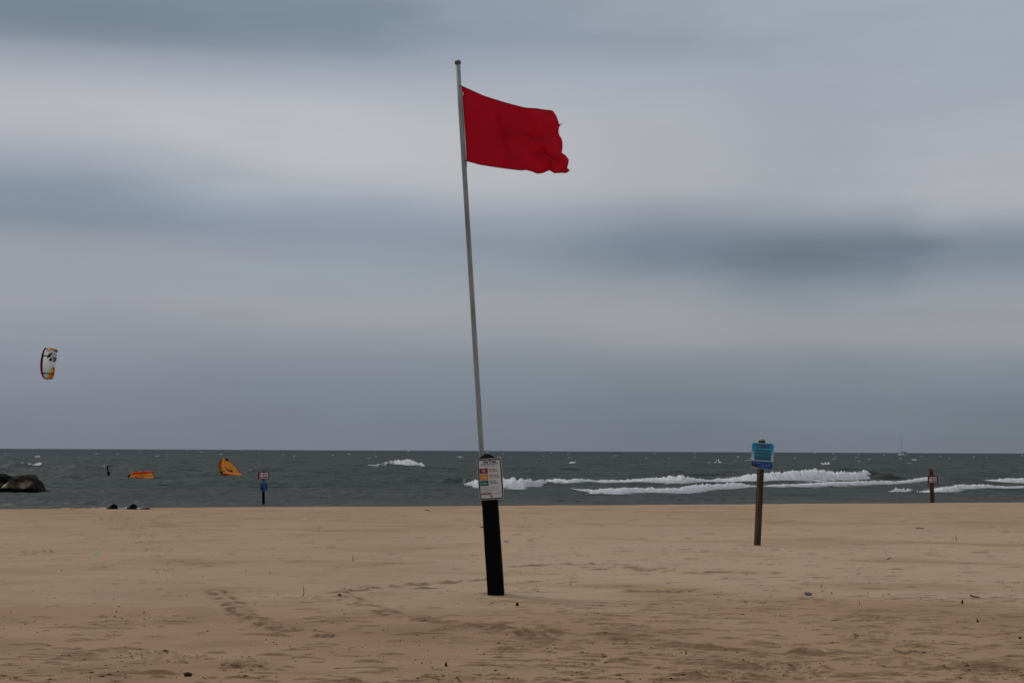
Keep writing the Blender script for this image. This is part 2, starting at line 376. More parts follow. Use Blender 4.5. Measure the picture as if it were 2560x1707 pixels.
def sand_material():
    m = bpy.data.materials.new('sand'); m.use_nodes = True
    t = m.node_tree; n = t.nodes; l = t.links; b = n['Principled BSDF']
    b.inputs['Roughness'].default_value = 0.95; b.inputs['Specular IOR Level'].default_value = 0.12
    g = n.new('ShaderNodeNewGeometry')
    def noise(scale, st, det=4, rough=.55):
        mp = n.new('ShaderNodeMapping'); mp.inputs['Scale'].default_value = st; l.new(g.outputs['Position'], mp.inputs[0])
        q = n.new('ShaderNodeTexNoise'); q.inputs['Scale'].default_value = scale; q.inputs['Detail'].default_value = det; q.inputs['Roughness'].default_value = rough
        l.new(mp.outputs[0], q.inputs['Vector']); return q.outputs['Fac']
    def ramp(src, stops):
        r_ = n.new('ShaderNodeValToRGB'); e = r_.color_ramp.elements
        e[0].position, e[0].color = stops[0][0], (*stops[0][1], 1); e[1].position, e[1].color = stops[-1][0], (*stops[-1][1], 1)
        for p, c in stops[1:-1]:
            k = e.new(p); k.color = (*c, 1)
        l.new(src, r_.inputs[0]); return r_.outputs[0]
    def mix(a, b_, f, mode='MIX'):
        x = n.new('ShaderNodeMix'); x.data_type = 'RGBA'; x.blend_type = mode
        if isinstance(f, float): x.inputs[0].default_value = f
        else: l.new(f, x.inputs[0])
        l.new(a, x.inputs[6]); l.new(b_, x.inputs[7]); return x.outputs[2]
    base = ramp(noise(0.30, (1, 1.3, 1)), [(.3, SAND_A), (.55, SAND_B), (.75, SAND_C)])
    streak = ramp(noise(1.1, (.8, 1.1, 1), 6), [(.36, (.82, .80, .78)), (.5, (1, 1, 1)), (.68, (1.06, 1.05, 1.04))])
    c = mix(base, streak, 0.8, 'MULTIPLY')
    grain = ramp(noise(95, (1, 1, 1), 3, .7), [(.3, (.80, .79, .77)), (.5, (1, 1, 1)), (.72, (1.12, 1.11, 1.1))])
    c = mix(c, grain, 0.8, 'MULTIPLY')
    # attribute: pale dry sand, with the blown-sand haze painted in
    a = n.new('ShaderNodeAttribute'); a.attribute_name = 'drift_haze'
    dr = n.new('ShaderNodeRGB'); dr.outputs[0].default_value = (*SAND_DRY_HAZE, 1)
    c = mix(c, dr.outputs[0], a.outputs['Fac'])
    a3 = n.new('ShaderNodeAttribute'); a3.attribute_name = 'damp_shade'  # damp patches, and the painted shade of the scarp lips
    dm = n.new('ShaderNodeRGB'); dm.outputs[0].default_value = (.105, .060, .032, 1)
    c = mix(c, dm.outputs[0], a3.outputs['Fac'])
    a2 = n.new('ShaderNodeAttribute'); a2.attribute_name = 'wet'
    wr = n.new('ShaderNodeRGB'); wr.outputs[0].default_value = (.12, .085, .058, 1)
    c = mix(c, wr.outputs[0], a2.outputs['Fac'])
    l.new(c, b.inputs['Base Color'])
    bp = n.new('ShaderNodeBump'); bp.inputs['Strength'].default_value = 0.7; bp.inputs['Distance'].default_value = 0.012
    l.new(noise(34, (.8, 1.5, 1), 6, .62), bp.inputs['Height'])
    bp2 = n.new('ShaderNodeBump'); bp2.inputs['Strength'].default_value = 0.5; bp2.inputs['Distance'].default_value = 0.04
    l.new(noise(6.0, (.8, 1.3, 1), 5, .6), bp2.inputs['Height']); l.new(bp.outputs[0], bp2.inputs['Normal'])
    l.new(bp2.outputs[0], b.inputs['Normal'])
    return m
SAND_A, SAND_B, SAND_C, SAND_DRY_HAZE = (.286, .180, .103), (.330, .212, .123), (.365, .240, .144), (.422, .304, .203)

u = np.concatenate([[-30, -8, -3, -1.5, -.9, -.6, -.5, -.44], np.linspace(-.39, .39, 980), [.44, .5, .6, .9, 1.5, 3, 8, 30]])
yy = np.concatenate([[-80, -20, -5, 0, 3, 5, 6.5, 7.5], 1 / np.linspace(1 / 8.2, 1 / 62.0, 660), [64, 67, 72]])
U, YY = np.meshgrid(u, yy)
XX = U * np.maximum(YY, 8.2)
ZZ = sand_z(XX, YY)
vt = XX / np.maximum(YY, 1)
drift_haze = sstep(-0.45, 0.1, fbm(XX * 0.25 + 3, YY * 0.5 + 1, 3) + 0.1) * sstep(15.5, 18.5, YY + 2 * fbm(XX * .5, YY * .5, 2)) * (.45 + .55 * sstep(42, 27, YY)) * (0.55 + 0.4 * sstep(-.12, .02, vt))  # pale band: dry sand and blown-sand haze in one colour
wet = sstep(-0.1, 1.2, YY - crest_y(XX)) * 0.8
tag(grid_obj('sand_beach', XX, YY, ZZ, sand_material(), {'drift_haze': drift_haze * .8, 'wet': wet, 'damp_shade': damp_shade_mask(XX, YY) * .72}), kind='structure')
def ground(px, py):
    p = on_z(px, py)
    for _ in range(3):
        z = float(sand_z(np.array([p.x]), np.array([p.y]), False)[0]); p = on_z(px, py, z)
    return p

# ------------------------------------------------------------------ lake
SEA = -0.80
H = CAM.z - SEA
BREAK = [   # photograph x, top y, base y of the white water
 [(1160,1203,1209),(1172,1201,1213),(1187,1200,1217),(1265,1197,1220),(1309,1193,1220),(1331,1194,1217),(1357,1198,1213),(1370,1199,1208),(1400,1199,1209),(1420,1200,1210),(1496,1201,1208),(1553,1198,1207),(1614,1195,1208),(1706,1187,1209),(1735,1191,1207),(1756,1194,1205),(1777,1196,1204),(1798,1191,1203.5),(1825,1191,1203.5),(1846,1188,1204),(1878,1183,1205),(1936,1180,1205),(2031,1176,1204),(2089,1178,1203),(2146,1177,1200),(2162,1182,1198),(2172,1190,1197)],
 [(1428,1220,1222),(1476,1220,1231),(1515,1221,1235),(1553,1220,1235),(1630,1216,1232),(1698,1216,1229),(1744,1209,1227),(1783,1211,1224),(1840,1204,1221),(1882,1209,1217),(1917,1211,1216),(1974,1208,1215),(2050,1206,1214),(2127,1205,1213),(2196,1201,1211),(2242,1204,1210),(2300,1200,1210),(2347,1199,1209),(2400,1197,1208),(2480,1195,1207),(2560,1192,1206),(2660,1191,1205)],
 [(2210,1225,1228),(2235,1220,1229),(2249,1221,1227),(2270,1219,1226),(2280,1223,1225)],
 [(2285,1224,1226),(2312,1221,1227.5),(2335,1219,1228),(2354,1215,1229),(2375,1214,1227),(2400,1212,1224),(2450,1211,1222),(2482,1213,1220),(2560,1216,1219),(2660,1216,1219)],
 [(916,1168,1169.4),(962,1159,1161),(967,1155,1161),(984,1150,1163),(1019,1147,1164),(1037,1152,1165),(1055,1158,1167),(1072,1167,1169)],
 [(1762,1157,1158.5),(1785,1149,1152),(1795,1150,1154),(1804,1154,1156)],
 [(2052,1158,1160),(2062,1155,1164),(2075,1156,1164),(2084,1158,1160)],
 [(1416,1159.5,1160.5),(1436,1157,1161),(1447,1158,1160)],
 [(2276,1147,1149),(2282,1144,1150),(2290,1148,1150)],
 [(44,1161,1165),(50,1157,1166),(62,1158,1167),(78,1161,1167),(88,1162,1167),(100,1161,1166),(110,1163,1165)],
 [(28,1164,1166),(36,1161,1166),(40,1164,1166)],[(-20,1160,1165),(0,1162,1165),(7,1163,1165)],
 [(90,1143,1145),(98,1142,1145),(106,1143.5,1145)],[(130,1143,1145),(139,1143.5,1145)],[(163,1149,1150.6),(170,1149,1150.6)],
 [(258,1163,1165),(266,1162.5,1165),(271,1164,1165)],[(272,1173,1175),(284,1173,1176),(290,1174,1176)],
 [(2190,1178,1180),(2205,1175,1177),(2222,1177,1179)],
]
def cam_dist(px, py_):        # distance over the water of a photograph row
    return H * F_PX / (py_ - HORIZON(px))
class Breaker:
    def __init__(s, pts):
        px = np.array([p[0] for p in pts], float)
        d = np.array([cam_dist(p[0], p[2]) for p in pts])
        s.x = (px - CX) / F_PX * d; s.y = d
        s.h = np.array([(p[2] - p[1]) for p in pts]) / F_PX * d
        o = np.argsort(s.x); s.x, s.y, s.h = s.x[o], s.y[o], s.h[o]
breakers = [Breaker(b) for b in BREAK]
for b_, p_ in zip(breakers, BREAK):
    if p_[-1][0] - p_[0][0] < 75: b_.small = True
# small far whitecaps
rr = random.Random(5)
for k in range(95):
    base = rr.choice([1, 1, 1, 2]) * rr.uniform(2.2, 22) ** 1.0
    if base > 30: continue
    px = rr.uniform(-80, 2640); wpx = rr.choice([1, 1, 1.6]) * rr.uniform(1.2, 4.5) * (0.7 + base / 22)
    hy = HORIZON(px)
    b = Breaker([(px - wpx, hy + base - .3, hy + base), (px - wpx * .3, hy + base - rr.uniform(.6, 1.5), hy + base), (px + wpx * .3, hy + base - rr.uniform(.4, .9), hy + base), (px + wpx, hy + base - .3, hy + base)])
    b.small = True; breakers.append(b)
rw = random.Random(3)
WAVES = []
for k in range(46):
    lam = 1.1 * (15 ** (k / 45.0)); a = rw.gauss(0, R(34)) + R(-14)
    WAVES.append((lam, math.sin(a), math.cos(a), rw.uniform(0, 6.28), 0.0044 * lam ** 0.85))
def water_z(x, y):
    x = np.asarray(x, float); y = np.asarray(y, float)
    spacing = 0.0052 * np.maximum(y, 40)
    zz = np.zeros_like(x)
    deep = 0.45 + 0.75 * sstep(70, 150, y)
    for lam, sx, sy, ph, amp in WAVES:
        att = np.clip((lam / spacing - 3) / 3, 0, 1) * (1 - np.clip((y - 900) / 1500, 0, 1) * .7)
        if lam > 7: att = att * sstep(60, 130, y)
        zz += amp * att * np.sin((x * sx + y * sy) * 2 * np.pi / lam + ph + 1.3 * perlin(x / (3 * lam) + ph, y / (3 * lam)))
    zz = zz * deep
    zz = np.where(zz > 0, zz * (1 + 1.6 * np.clip(zz, 0, .5)), zz)
    # patches of shorter, steeper chop, with dark fronts
    c1 = perlin(x * .75 + 3, y * .95); pch = sstep(-.05, .4, fbm(x * .09, y * .13 + 9, 3))
    zz += 0.095 * pch * (1 - np.abs(c1) * 2.2) * np.clip((2.0 / spacing - 2.5) / 2, 0, 1)
    zz -= 0.03 * pch
    for b in breakers:
        if len(b.x) < 2 or getattr(b, 'small', False): continue
        m = (x > b.x[0] - 3.5) & (x < b.x[-1] + 3.5) & (y > b.y.min() - 6) & (y < b.y.max() + 20)
        if not m.any(): continue
        xx = x[m]; yb = np.interp(xx, b.x, b.y); hh = np.interp(xx, b.x, b.h)
        side = np.exp(-((np.clip(b.x[0] - xx, 0, None) + np.clip(xx - b.x[-1], 0, None)) / 1.6) ** 2)
        dy = y[m] - yb
        wid = 0.8 + 1.5 * hh
        prof = sstep(-0.15, 1, dy / wid) * np.exp(-np.clip(dy - wid, 0, None) / (2.6 + 4 * hh))
        zz[m] = zz[m] * (1 - .75 * prof) + 0.72 * hh * prof * side
    # the face of the wave that has yet to break, right of the long breaker
    for (px0, px1, yb0, h0) in ((2150, 2235, 1198, .62), (1120, 1180, 1209, .42), (880, 930, 1169, .35), (1380, 1480, 1210, .2)):
        d0 = cam_dist((px0 + px1) / 2, yb0); xa = (px0 - CX) / F_PX * d0; xb = (px1 - CX) / F_PX * d0
        m = (x > xa - 4) & (x < xb + 4) & (abs(y - d0) < 16)
        if not m.any(): continue
        xx = x[m]; dy = y[m] - d0 - .25 * perlin(xx * .8, xx * 0)
        side = sstep(xa - 1.2, xa, xx) * sstep(xb + 1.8, xb - .3, xx)
        prof = sstep(-0.1, 1.2, dy) * np.exp(-np.clip(dy - 1.2, 0, None) / 3.5)
        zz[m] = np.maximum(zz[m], zz[m] * .3 + h0 * prof * side)
    return SEA + zz

def water_material():
    m = bpy.data.materials.new('lake_water'); m.use_nodes = True
    t = m.node_tree; n = t.nodes; l = t.links; b = n['Principled BSDF']
    g = n.new('ShaderNodeNewGeometry')
    def noise(scale, st, det=4, rough=.55, dist=0.0):
        mp = n.new('ShaderNodeMapping'); mp.inputs['Scale'].default_value = st; l.new(g.outputs['Position'], mp.inputs[0])
        q = n.new('ShaderNodeTexNoise'); q.inputs['Scale'].default_value = scale; q.inputs['Detail'].default_value = det; q.inputs['Roughness'].default_value = rough
        q.inputs['Distortion'].default_value = dist
        l.new(mp.outputs[0], q.inputs['Vector']); return q.outputs['Fac']
    def math_(op, a, b_, clamp=False):
        x = n.new('ShaderNodeMath'); x.operation = op; x.use_clamp = clamp
        for i, v in enumerate((a, b_)):
            if isinstance(v, (int, float)): x.inputs[i].default_value = v
            else: l.new(v, x.inputs[i])
        return x.outputs[0]
    body = n.new('ShaderNodeValToRGB'); e = body.color_ramp.elements
    e[0].position, e[0].color = .35, (*WATER_A, 1); e[1].position, e[1].color = .68, (*WATER_B, 1)
    l.new(noise(.05, (.6, 1.5, 1), 3), body.inputs[0])
    dpt = n.new('ShaderNodeAttribute'); dpt.attribute_name = 'deep'
    sh = n.new('ShaderNodeAttribute'); sh.attribute_name = 'shallow'
    mx0 = n.new('ShaderNodeMix'); mx0.data_type = 'RGBA'; l.new(sh.outputs['Fac'], mx0.inputs[0])
    mxd = n.new('ShaderNodeMix'); mxd.data_type = 'RGBA'; l.new(dpt.outputs['Fac'], mxd.inputs[0]); l.new(body.outputs[0], mxd.inputs[6]); mxd.inputs[7].default_value = (.012, .028, .032, 1)
    l.new(mxd.outputs[2], mx0.inputs[6]); mx0.inputs[7].default_value = (*WATER_S, 1)
    at_ = n.new('ShaderNodeAttribute'); at_.attribute_name = 'foam'
    lace = noise(1.1, (1.0, 1.6, 1), 8, .72, .6)
    f = math_('SUBTRACT', math_('ADD', at_.outputs['Fac'], lace), 1.0)
    f = math_('MULTIPLY', f, 7.0, True)
    mx = n.new('ShaderNodeMix'); mx.data_type = 'RGBA'; l.new(f, mx.inputs[0]); l.new(mx0.outputs[2], mx.inputs[6]); mx.inputs[7].default_value = (.55, .56, .57, 1)
    bp = n.new('ShaderNodeBump'); bp.inputs['Strength'].default_value = 1.0; bp.inputs['Distance'].default_value = 0.2
    l.new(noise(1.3, (.75, 1.1, 1), 6, .62, .2), bp.inputs['Height'])
    bp2 = n.new('ShaderNodeBump'); bp2.inputs['Strength'].default_value = 1.0; bp2.inputs['Distance'].default_value = 1.5
    l.new(noise(.22, (.45, 1.4, 1), 4, .55, .3), bp2.inputs['Height']); l.new(bp.outputs[0], bp2.inputs['Normal'])
    bp3 = n.new('ShaderNodeBump'); bp3.inputs['Strength'].default_value = 1.0; bp3.inputs['Distance'].default_value = 2.5
    l.new(noise(.035, (1, 1.0, 1), 6, .7, .2), bp3.inputs['Height']); l.new(bp2.outputs[0], bp3.inputs['Normal'])
    df = n.new('ShaderNodeBsdfDiffuse'); gl = n.new('ShaderNodeBsdfGlossy'); fr = n.new('ShaderNodeFresnel'); fr.inputs[0].default_value = 1.33
    gl.inputs['Roughness'].default_value = .32
    for q in (df, gl, fr): l.new(bp3.outputs[0], q.inputs['Normal'])
    l.new(mx.outputs[2], df.inputs['Color'])
    mixw = n.new('ShaderNodeMixShader')
    l.new(math_('MULTIPLY', math_('MINIMUM', math_('MULTIPLY', fr.outputs[0], REFL), .14), math_('SUBTRACT', 1.0, f)), mixw.inputs[0])
    l.new(df.outputs[0], mixw.inputs[1]); l.new(gl.outputs[0], mixw.inputs[2]); l.new(mixw.outputs[0], n['Material Output'].inputs[0])
    n.remove(b)
    return m
REFL = 0.38
WATER_A, WATER_B, WATER_S = (.024, .034, .029), (.038, .045, .037), (.064, .063, .054)

uw = np.concatenate([[-12, -4, -2, -1.1, -.7, -.5, -.42], np.linspace(-.36, .36, 560), [.42, .5, .7, 1.1, 2, 4, 12]])
yw = np.concatenate([[40, 44], 46 * np.exp(np.arange(0, 1) * 0), 46.3 * np.exp(np.arange(0, 950) * 0.0042), 46.3 * math.exp(3.99) * np.exp(np.arange(1, 60) * .055)])
UW, YW = np.meshgrid(uw, yw); XW = UW * YW
ZW = water_z(XW, YW)
foam = np.full_like(XW, 0.0)
shoreline = crest_y(XW) + 6.2
foam += 0.50 * sstep(27, 10, YW - shoreline) * (0.35 + .65 * sstep(.35, -.3, UW)) * sstep(-.5, .3, fbm(XW * .07, YW * .2, 3) + .2)
for b in breakers:
    if getattr(b, 'small', False): continue
    yb = np.interp(XW, b.x, b.y); dy = YW - yb; ins = sstep(b.x[0] - 1, b.x[0] + .5, XW) * sstep(b.x[-1] + 1, b.x[-1] - .5, XW)
    hh = np.interp(XW, b.x, b.h)
    foam = np.maximum(foam, ins * (0.53 + .2 * np.clip(hh, 0, .5)) * np.exp(-(np.clip(-dy, 0, None) / (1.0 + 5 * hh)) ** 2) * np.exp(-(np.clip(dy, 0, None) / (2.5 + 12 * hh)) ** 2))
shallow = sstep(38, 8, YW - shoreline)
tag(grid_obj('lake_water', XW, YW, ZW, water_material(), {'foam': foam, 'shallow': shallow, 'deep': sstep(200, 1800, YW) ** .7}), kind='structure')

# white water: a lumpy skin on every breaker
FV, FF = [], []
nv = 0
for bi, b in enumerate(breakers):
    small = getattr(b, 'small', False)
    L_ = b.x[-1] - b.x[0]; dm = b.y.mean()
    ns = max(8, int(L_ / (0.0005 * dm))); nt_ = 8 if small else 22
    s = np.linspace(0, 1, ns); xs_ = b.x[0] + s * L_
    yb = np.interp(xs_, b.x, b.y); hh = np.interp(xs_, b.x, b.h)
    hh = np.maximum(hh, .02)
    t = np.linspace(0, 1, nt_)
    S, T = np.meshgrid(xs_, t, indexing='ij'); HH = hh[:, None]; YB = yb[:, None]
    wob = (fbm(S * 1.3 + bi * 3.1, S * 0 + bi, 3)) * 1.0
    endf = (np.minimum(1, np.minimum(s, 1 - s) * L_ / (1.1 if not small else L_ * .3)) ** .6)[:, None]
    depth = (0.30 + 1.9 * HH) * (1 + .25 * wob)
    Yp = YB - 0.12 - .3 * HH * wob + T * depth
    hump = np.sin(np.pi * np.clip(T, 0, 1) ** 0.75)
    lump = fbm(S * 5.5 + bi, Yp * 4.5, 4, .7); spike = np.clip(fbm(S * 8.0 + 3 * bi, Yp * 5 + 4, 3, .6), 0, 1)
    crest = sstep(.35, .8, T) * sstep(1.0, .85, T)
    XD = S + 0.1 * HH * fbm(S * 6, Yp * 6 + 5, 2); YD = Yp + .22 * HH * fbm(S * 5 + 2, T * 6, 3)
    if small:
        Z = water_z(XD, YD) + (HH * (.75 + 2.2 * fbm(S * 14 / (L_ + .01) + bi, T * 3 + bi, 3)) * hump * endf) - .03 * HH
    else:
        rag = 0.65 + .8 * sstep(-.5, .4, fbm(S * 2.3 - bi, T * 0, 3, .6))
        body_ = 0.08 + .32 * HH * np.clip(1 + 1.0 * lump, .1, 3) * rag
        Z = water_z(XD, YD) + body_ * hump ** .6 * endf + HH * .28 * spike * crest * endf
    Z = np.where((T <= 0.001) | (T >= .999), Z - .10 - .1 * HH, Z)
    co = np.stack([XD, YD, Z], -1).reshape(-1, 3)
    i = (np.arange(ns - 1)[:, None] * nt_ + np.arange(nt_ - 1)[None, :])
    q = np.stack([i, i + nt_, i + nt_ + 1, i + 1], -1).reshape(-1, 4) + nv
    FV.append(co); FF.append(q); nv += len(co)
    # spray flung off the crest
    if not small and hh.max() > .25:
        n_d = int(L_ * 22)
        rs = np.random.RandomState(bi)
        xs2 = b.x[0] + rs.rand(n_d) * L_; h2 = np.interp(xs2, b.x, b.h); y2 = np.interp(xs2, b.x, b.y) + (.3 + 1.2 * h2) * (0.6 + .8 * rs.rand(n_d))
        keep = fbm(xs2 * 1.4, xs2 * 0 + bi, 3) > -.02
        xs2, h2, y2 = xs2[keep], h2[keep], y2[keep]
        z2 = water_z(xs2, y2) + h2 * (.15 + .32 * rs.rand(len(xs2)) ** 2)
        r2 = 0.006 + .018 * rs.rand(len(xs2)) ** 2
        for k in range(len(xs2)):
            c_ = np.array([xs2[k], y2[k], z2[k]]); r_ = r2[k]
            FV.append(np.array([c_ + (r_ * 1.6, 0, 0), c_ + (0, 0, r_), c_ - (r_ * 1.6, 0, .3 * r_), c_ - (0, r_, r_)]))
            FF.append(np.array([[nv, nv + 1, nv + 2, nv + 3], [nv + 3, nv + 2, nv + 1, nv]])); nv += 4
co = np.concatenate(FV).astype(np.float32); q = np.concatenate(FF).astype(np.int32)
me = bpy.data.meshes.new('wave_foam')
me.vertices.add(len(co)); me.vertices.foreach_set('co', co.ravel())
me.loops.add(q.size); me.loops.foreach_set('vertex_index', q.ravel())
me.polygons.add(len(q)); me.polygons.foreach_set('loop_start', np.arange(0, q.size, 4, dtype=np.int32))
me.polygons.foreach_set('use_smooth', np.ones(len(q), dtype=bool))
me.update(calc_edges=True)
m_foam = material('foam', (.95, .95, .95), .9, noise=(2.2, (.72, .75, .75), 7, .56, .85, (1, 1, 2.0)), bump=(16, .5, .03), spec=.1)
fb = m_foam.node_tree; pb_ = fb.nodes['Principled BSDF']; tl = fb.nodes.new('ShaderNodeBsdfTranslucent'); tl.inputs[0].default_value = (.94, .95, .95, 1)
fm_ = fb.nodes.new('ShaderNodeMixShader'); fm_.inputs[0].default_value = .5
fb.links.new(pb_.outputs[0], fm_.inputs[1]); fb.links.new(tl.outputs[0], fm_.inputs[2]); fb.links.new(fm_.outputs[0], fb.nodes['Material Output'].inputs[0])
me.materials.append(m_foam)
wf = bpy.data.objects.new('wave_foam', me); C.objects.link(wf); tag(wf, 'white broken water on the crests of the waves', kind='stuff')

# ------------------------------------------------------------------ rocks
def rock_mat(name, c1, c2, lo, hi, sc):
    return material(name, c1, .9, noise=(sc, c2, 8, lo, hi, (1, 1, 1.6)), bump=(7, 1.0, .12), spec=.06)
def boulder(name, prof, Y, base_py, depth, mats, label, seed, tan=None):
    """prof: list of photograph (x, top y); a closed rocky body with that height line, as deep as it is wide"""
    pts = [at(px, py, Y) for px, py in prof]
    xs_ = np.array([p.x for p in pts]); zs = np.array([p.z for p in pts]); zb = SEA - .35
    nx, na = 60, 44
    xx = np.linspace(xs_[0], xs_[-1], nx); zt = np.interp(xx, xs_, zs)
    x0 = (xs_[0] + xs_[-1]) / 2
    wv = np.sqrt(np.clip(1 - ((xx - x0) / ((xs_[-1] - xs_[0]) / 2 * 1.001)) ** 2, 0.0, 1)) ** .8
    verts = []; faces = []; fm = []
    g = np.linspace(0, 2 * np.pi, na, endpoint=False)
    for i in range(nx):
        for k in range(na):
            cy, cz = math.cos(g[k]), math.sin(g[k])
            sy = math.copysign(abs(cy) ** .8, cy); sz = math.copysign(abs(cz) ** .75, cz)
            hz = (zt[i] - zb) / 2
            y_ = Y + .2 + sy * depth * (0.12 + wv[i]) * .5
            z_ = zb + hz + sz * hz
            nz = float(fbm(np.array([xx[i] * 2.4 + seed]), np.array([math.cos(g[k]) * 1.4 + z_ * 2.2]), 5, .62)[0])
            facet = float(perlin(np.array([xx[i] * .9 + seed * 2]), np.array([g[k] * .9]))[0]); facet += .5 * (abs(((xx[i] * 1.3 + math.sin(g[k]) * 1.7 + seed) % 1) - .5) - .25)
            verts.append((xx[i] - x0 + .12 * nz, y_ - Y + depth * (.20 * nz + .20 * facet) * sy, z_ - SEA + .09 * nz * (1 if sz < .9 else .5)))
    for i in range(nx - 1):
        for k in range(na):
            faces.append((i * na + k, i * na + (k + 1) % na, (i + 1) * na + (k + 1) % na, (i + 1) * na + k))
    faces.append(tuple(range(na - 1, -1, -1))); faces.append(tuple((nx - 1) * na + k for k in range(na)))
    o = mesh_obj(name, verts, faces, mats, smooth=True); o.location = (x0, Y, SEA)
    tag(o, label, 'rock', 'boulders at the left end of the lake shore')
    return o
def main_rock_mat():
    m = bpy.data.materials.new('boulder_stone'); m.use_nodes = True
    t = m.node_tree; n = t.nodes; l = t.links; b = n['Principled BSDF']; b.inputs['Roughness'].default_value = .9; b.inputs['Specular IOR Level'].default_value = .08
    tc_ = n.new('ShaderNodeTexCoord'); sp = n.new('ShaderNodeSeparateXYZ'); l.new(tc_.outputs['Object'], sp.inputs[0])
    nn = n.new('ShaderNodeTexNoise'); nn.inputs['Scale'].default_value = 3.2; nn.inputs['Detail'].default_value = 9; nn.inputs['Roughness'].default_value = .65; l.new(tc_.outputs['Object'], nn.inputs[0])
    def mth(op, a, b_):
        x = n.new('ShaderNodeMath'); x.operation = op
        for i, v in enumerate((a, b_)):
            if isinstance(v, (int, float)): x.inputs[i].default_value = v
            else: l.new(v, x.inputs[i])
        return x.outputs[0]
    h = mth('ADD', sp.outputs['Z'], mth('MULTIPLY', mth('SUBTRACT', nn.outputs['Fac'], .5), .30))
    h = mth('SUBTRACT', h, mth('MULTIPLY', mth('ABSOLUTE', sp.outputs['X'], 0), .05))
    r = n.new('ShaderNodeValToRGB'); e = r.color_ramp.elements
    e[0].position, e[0].color = .0, (.006, .006, .006, 1); e[1].position, e[1].color = 1, (.035, .026, .02, 1)
    for p, c in ((.18, (.006, .005, .005)), (.25, (.30, .22, .15)), (.40, (.36, .28, .20)), (.52, (.20, .15, .11)), (.62, (.045, .032, .024)), (.75, (.028, .02, .016))):
        k = e.new(p); k.color = (*c, 1)
    l.new(h, r.inputs[0])
    # darker towards the right end
    mr = n.new('ShaderNodeMapRange'); mr.inputs[1].default_value = .45; mr.inputs[2].default_value = .75; l.new(mth('ADD', sp.outputs['X'], mth('MULTIPLY', mth('SUBTRACT', nn.outputs['Fac'], .5), .4)), mr.inputs[0])
    mx = n.new('ShaderNodeMix'); mx.data_type = 'RGBA'; l.new(mr.outputs[0], mx.inputs[0]); l.new(r.outputs[0], mx.inputs[6]); mx.inputs[7].default_value = (.02, .014, .011, 1)
    l.new(mx.outputs[2], b.inputs['Base Color'])
    bp = n.new('ShaderNodeBump'); bp.inputs['Strength'].default_value = 1; bp.inputs['Distance'].default_value = .16
    l.new(nn.outputs['Fac'], bp.inputs['Height']); l.new(bp.outputs[0], b.inputs['Normal'])
    return m
RY = cam_dist(50, 1229)
k_ = 1 / 11.76
boulder('boulder', [(5 - 8, 1226), (8, 1213), (20, 1206), (32, 1198), (40, 1189), (47, 1186.5), (60, 1186), (72, 1185.4), (79, 1187), (86, 1193), (94, 1203), (100, 1212), (105, 1223), (112, 1226), (119, 1229)],
        RY, 1229, 2.2, main_rock_mat(), 'largest boulder, rounded with a pale tan face above its dark wet foot', 3)
boulder('boulder', [(-95, 1228), (-80, 1205), (-55, 1190), (-30, 1185), (-5, 1183), (6, 1184), (10, 1187.5), (20, 1189), (30, 1192), (38, 1199), (44, 1212), (48, 1229)],
        RY + 2.6, 1229, 2.4, rock_mat('dark_stone', (.007, .006, .006), (.035, .026, .022), .5, .8, 2.5), 'dark brown boulder cut by the left edge of the photo, behind the big one', 9)
boulder('boulder', [(-45, 1231), (-30, 1213), (-12, 1207), (-2, 1208), (4, 1213), (7, 1222), (10, 1231)],
        RY - .6, 1231, 1.1, rock_mat('tan_stone', (.02, .016, .013), (.22, .19, .15), .45, .6, 3), 'small tan stone at the very left edge, in front of the dark boulder', 21)

# ------------------------------------------------------------------ paints and shared materials
m_black = material('black_paint', (.003, .003, .0033), .8, noise=(9, (.007, .0065, .006), 6, .45, .75, (1, 1, .35)), bump=(40, .3, .004), spec=.06)
m_cap = material('black_cap', (.003, .003, .0035), .8, bump=(30, .2, .003), spec=.05)
m_galv = material('galvanised_steel', (.30, .305, .30), .62, .25, noise=(3.5, (.17, .175, .17), 7, .42, .72, (6, 6, 1)), bump=(25, .3, .002))
m_greencap = material('weathered_cap', (.12, .16, .16), .6, noise=(18, (.07, .08, .08), 4, .4, .7, (1, 1, 1)))
m_white = material('sign_white', (.60, .58, .57), .55, noise=(6, (.52, .50, .49), 5, .4, .75, (1, 1, 1)), spec=.3)
m_edge = material('sign_edge', (.50, .50, .50), .5, noise=(8, (.42, .42, .42), 4, .4, .7, (1, 1, 1)))
m_ink = material('black_ink', (.012, .012, .014), .5, spec=.3)
m_grey = material('fine_print', (.22, .21, .21), .6)
m_red = material('sign_red', (.19, .012, .016), .5, spec=.3)
m_orange = material('sign_orange', (.62, .22, .012), .5, spec=.3)
m_green = material('sign_green', (.008, .13, .095), .5, spec=.3)
m_wprint = material('white_print', (.62, .60, .58), .5)
m_bolt = material('bolt_steel', (.16, .11, .09), .5, .6)
m_wood = material('weathered_wood', (.040, .029, .018), .85, noise=(5, (.085, .062, .040), 8, .4, .72, (7, 7, .6)), bump=(35, .8, .006), spec=.15)
m_woodlight = material('pale_cut_wood', (.28, .24, .18), .85, noise=(25, (.18, .15, .11), 5, .4, .7, (1, 1, 1)), spec=.15)
m_maroon = material('maroon_board', (.19, .009, .014), .7, noise=(14, (.14, .007, .011), 4, .4, .7, (1, 1, 1)), spec=.2)

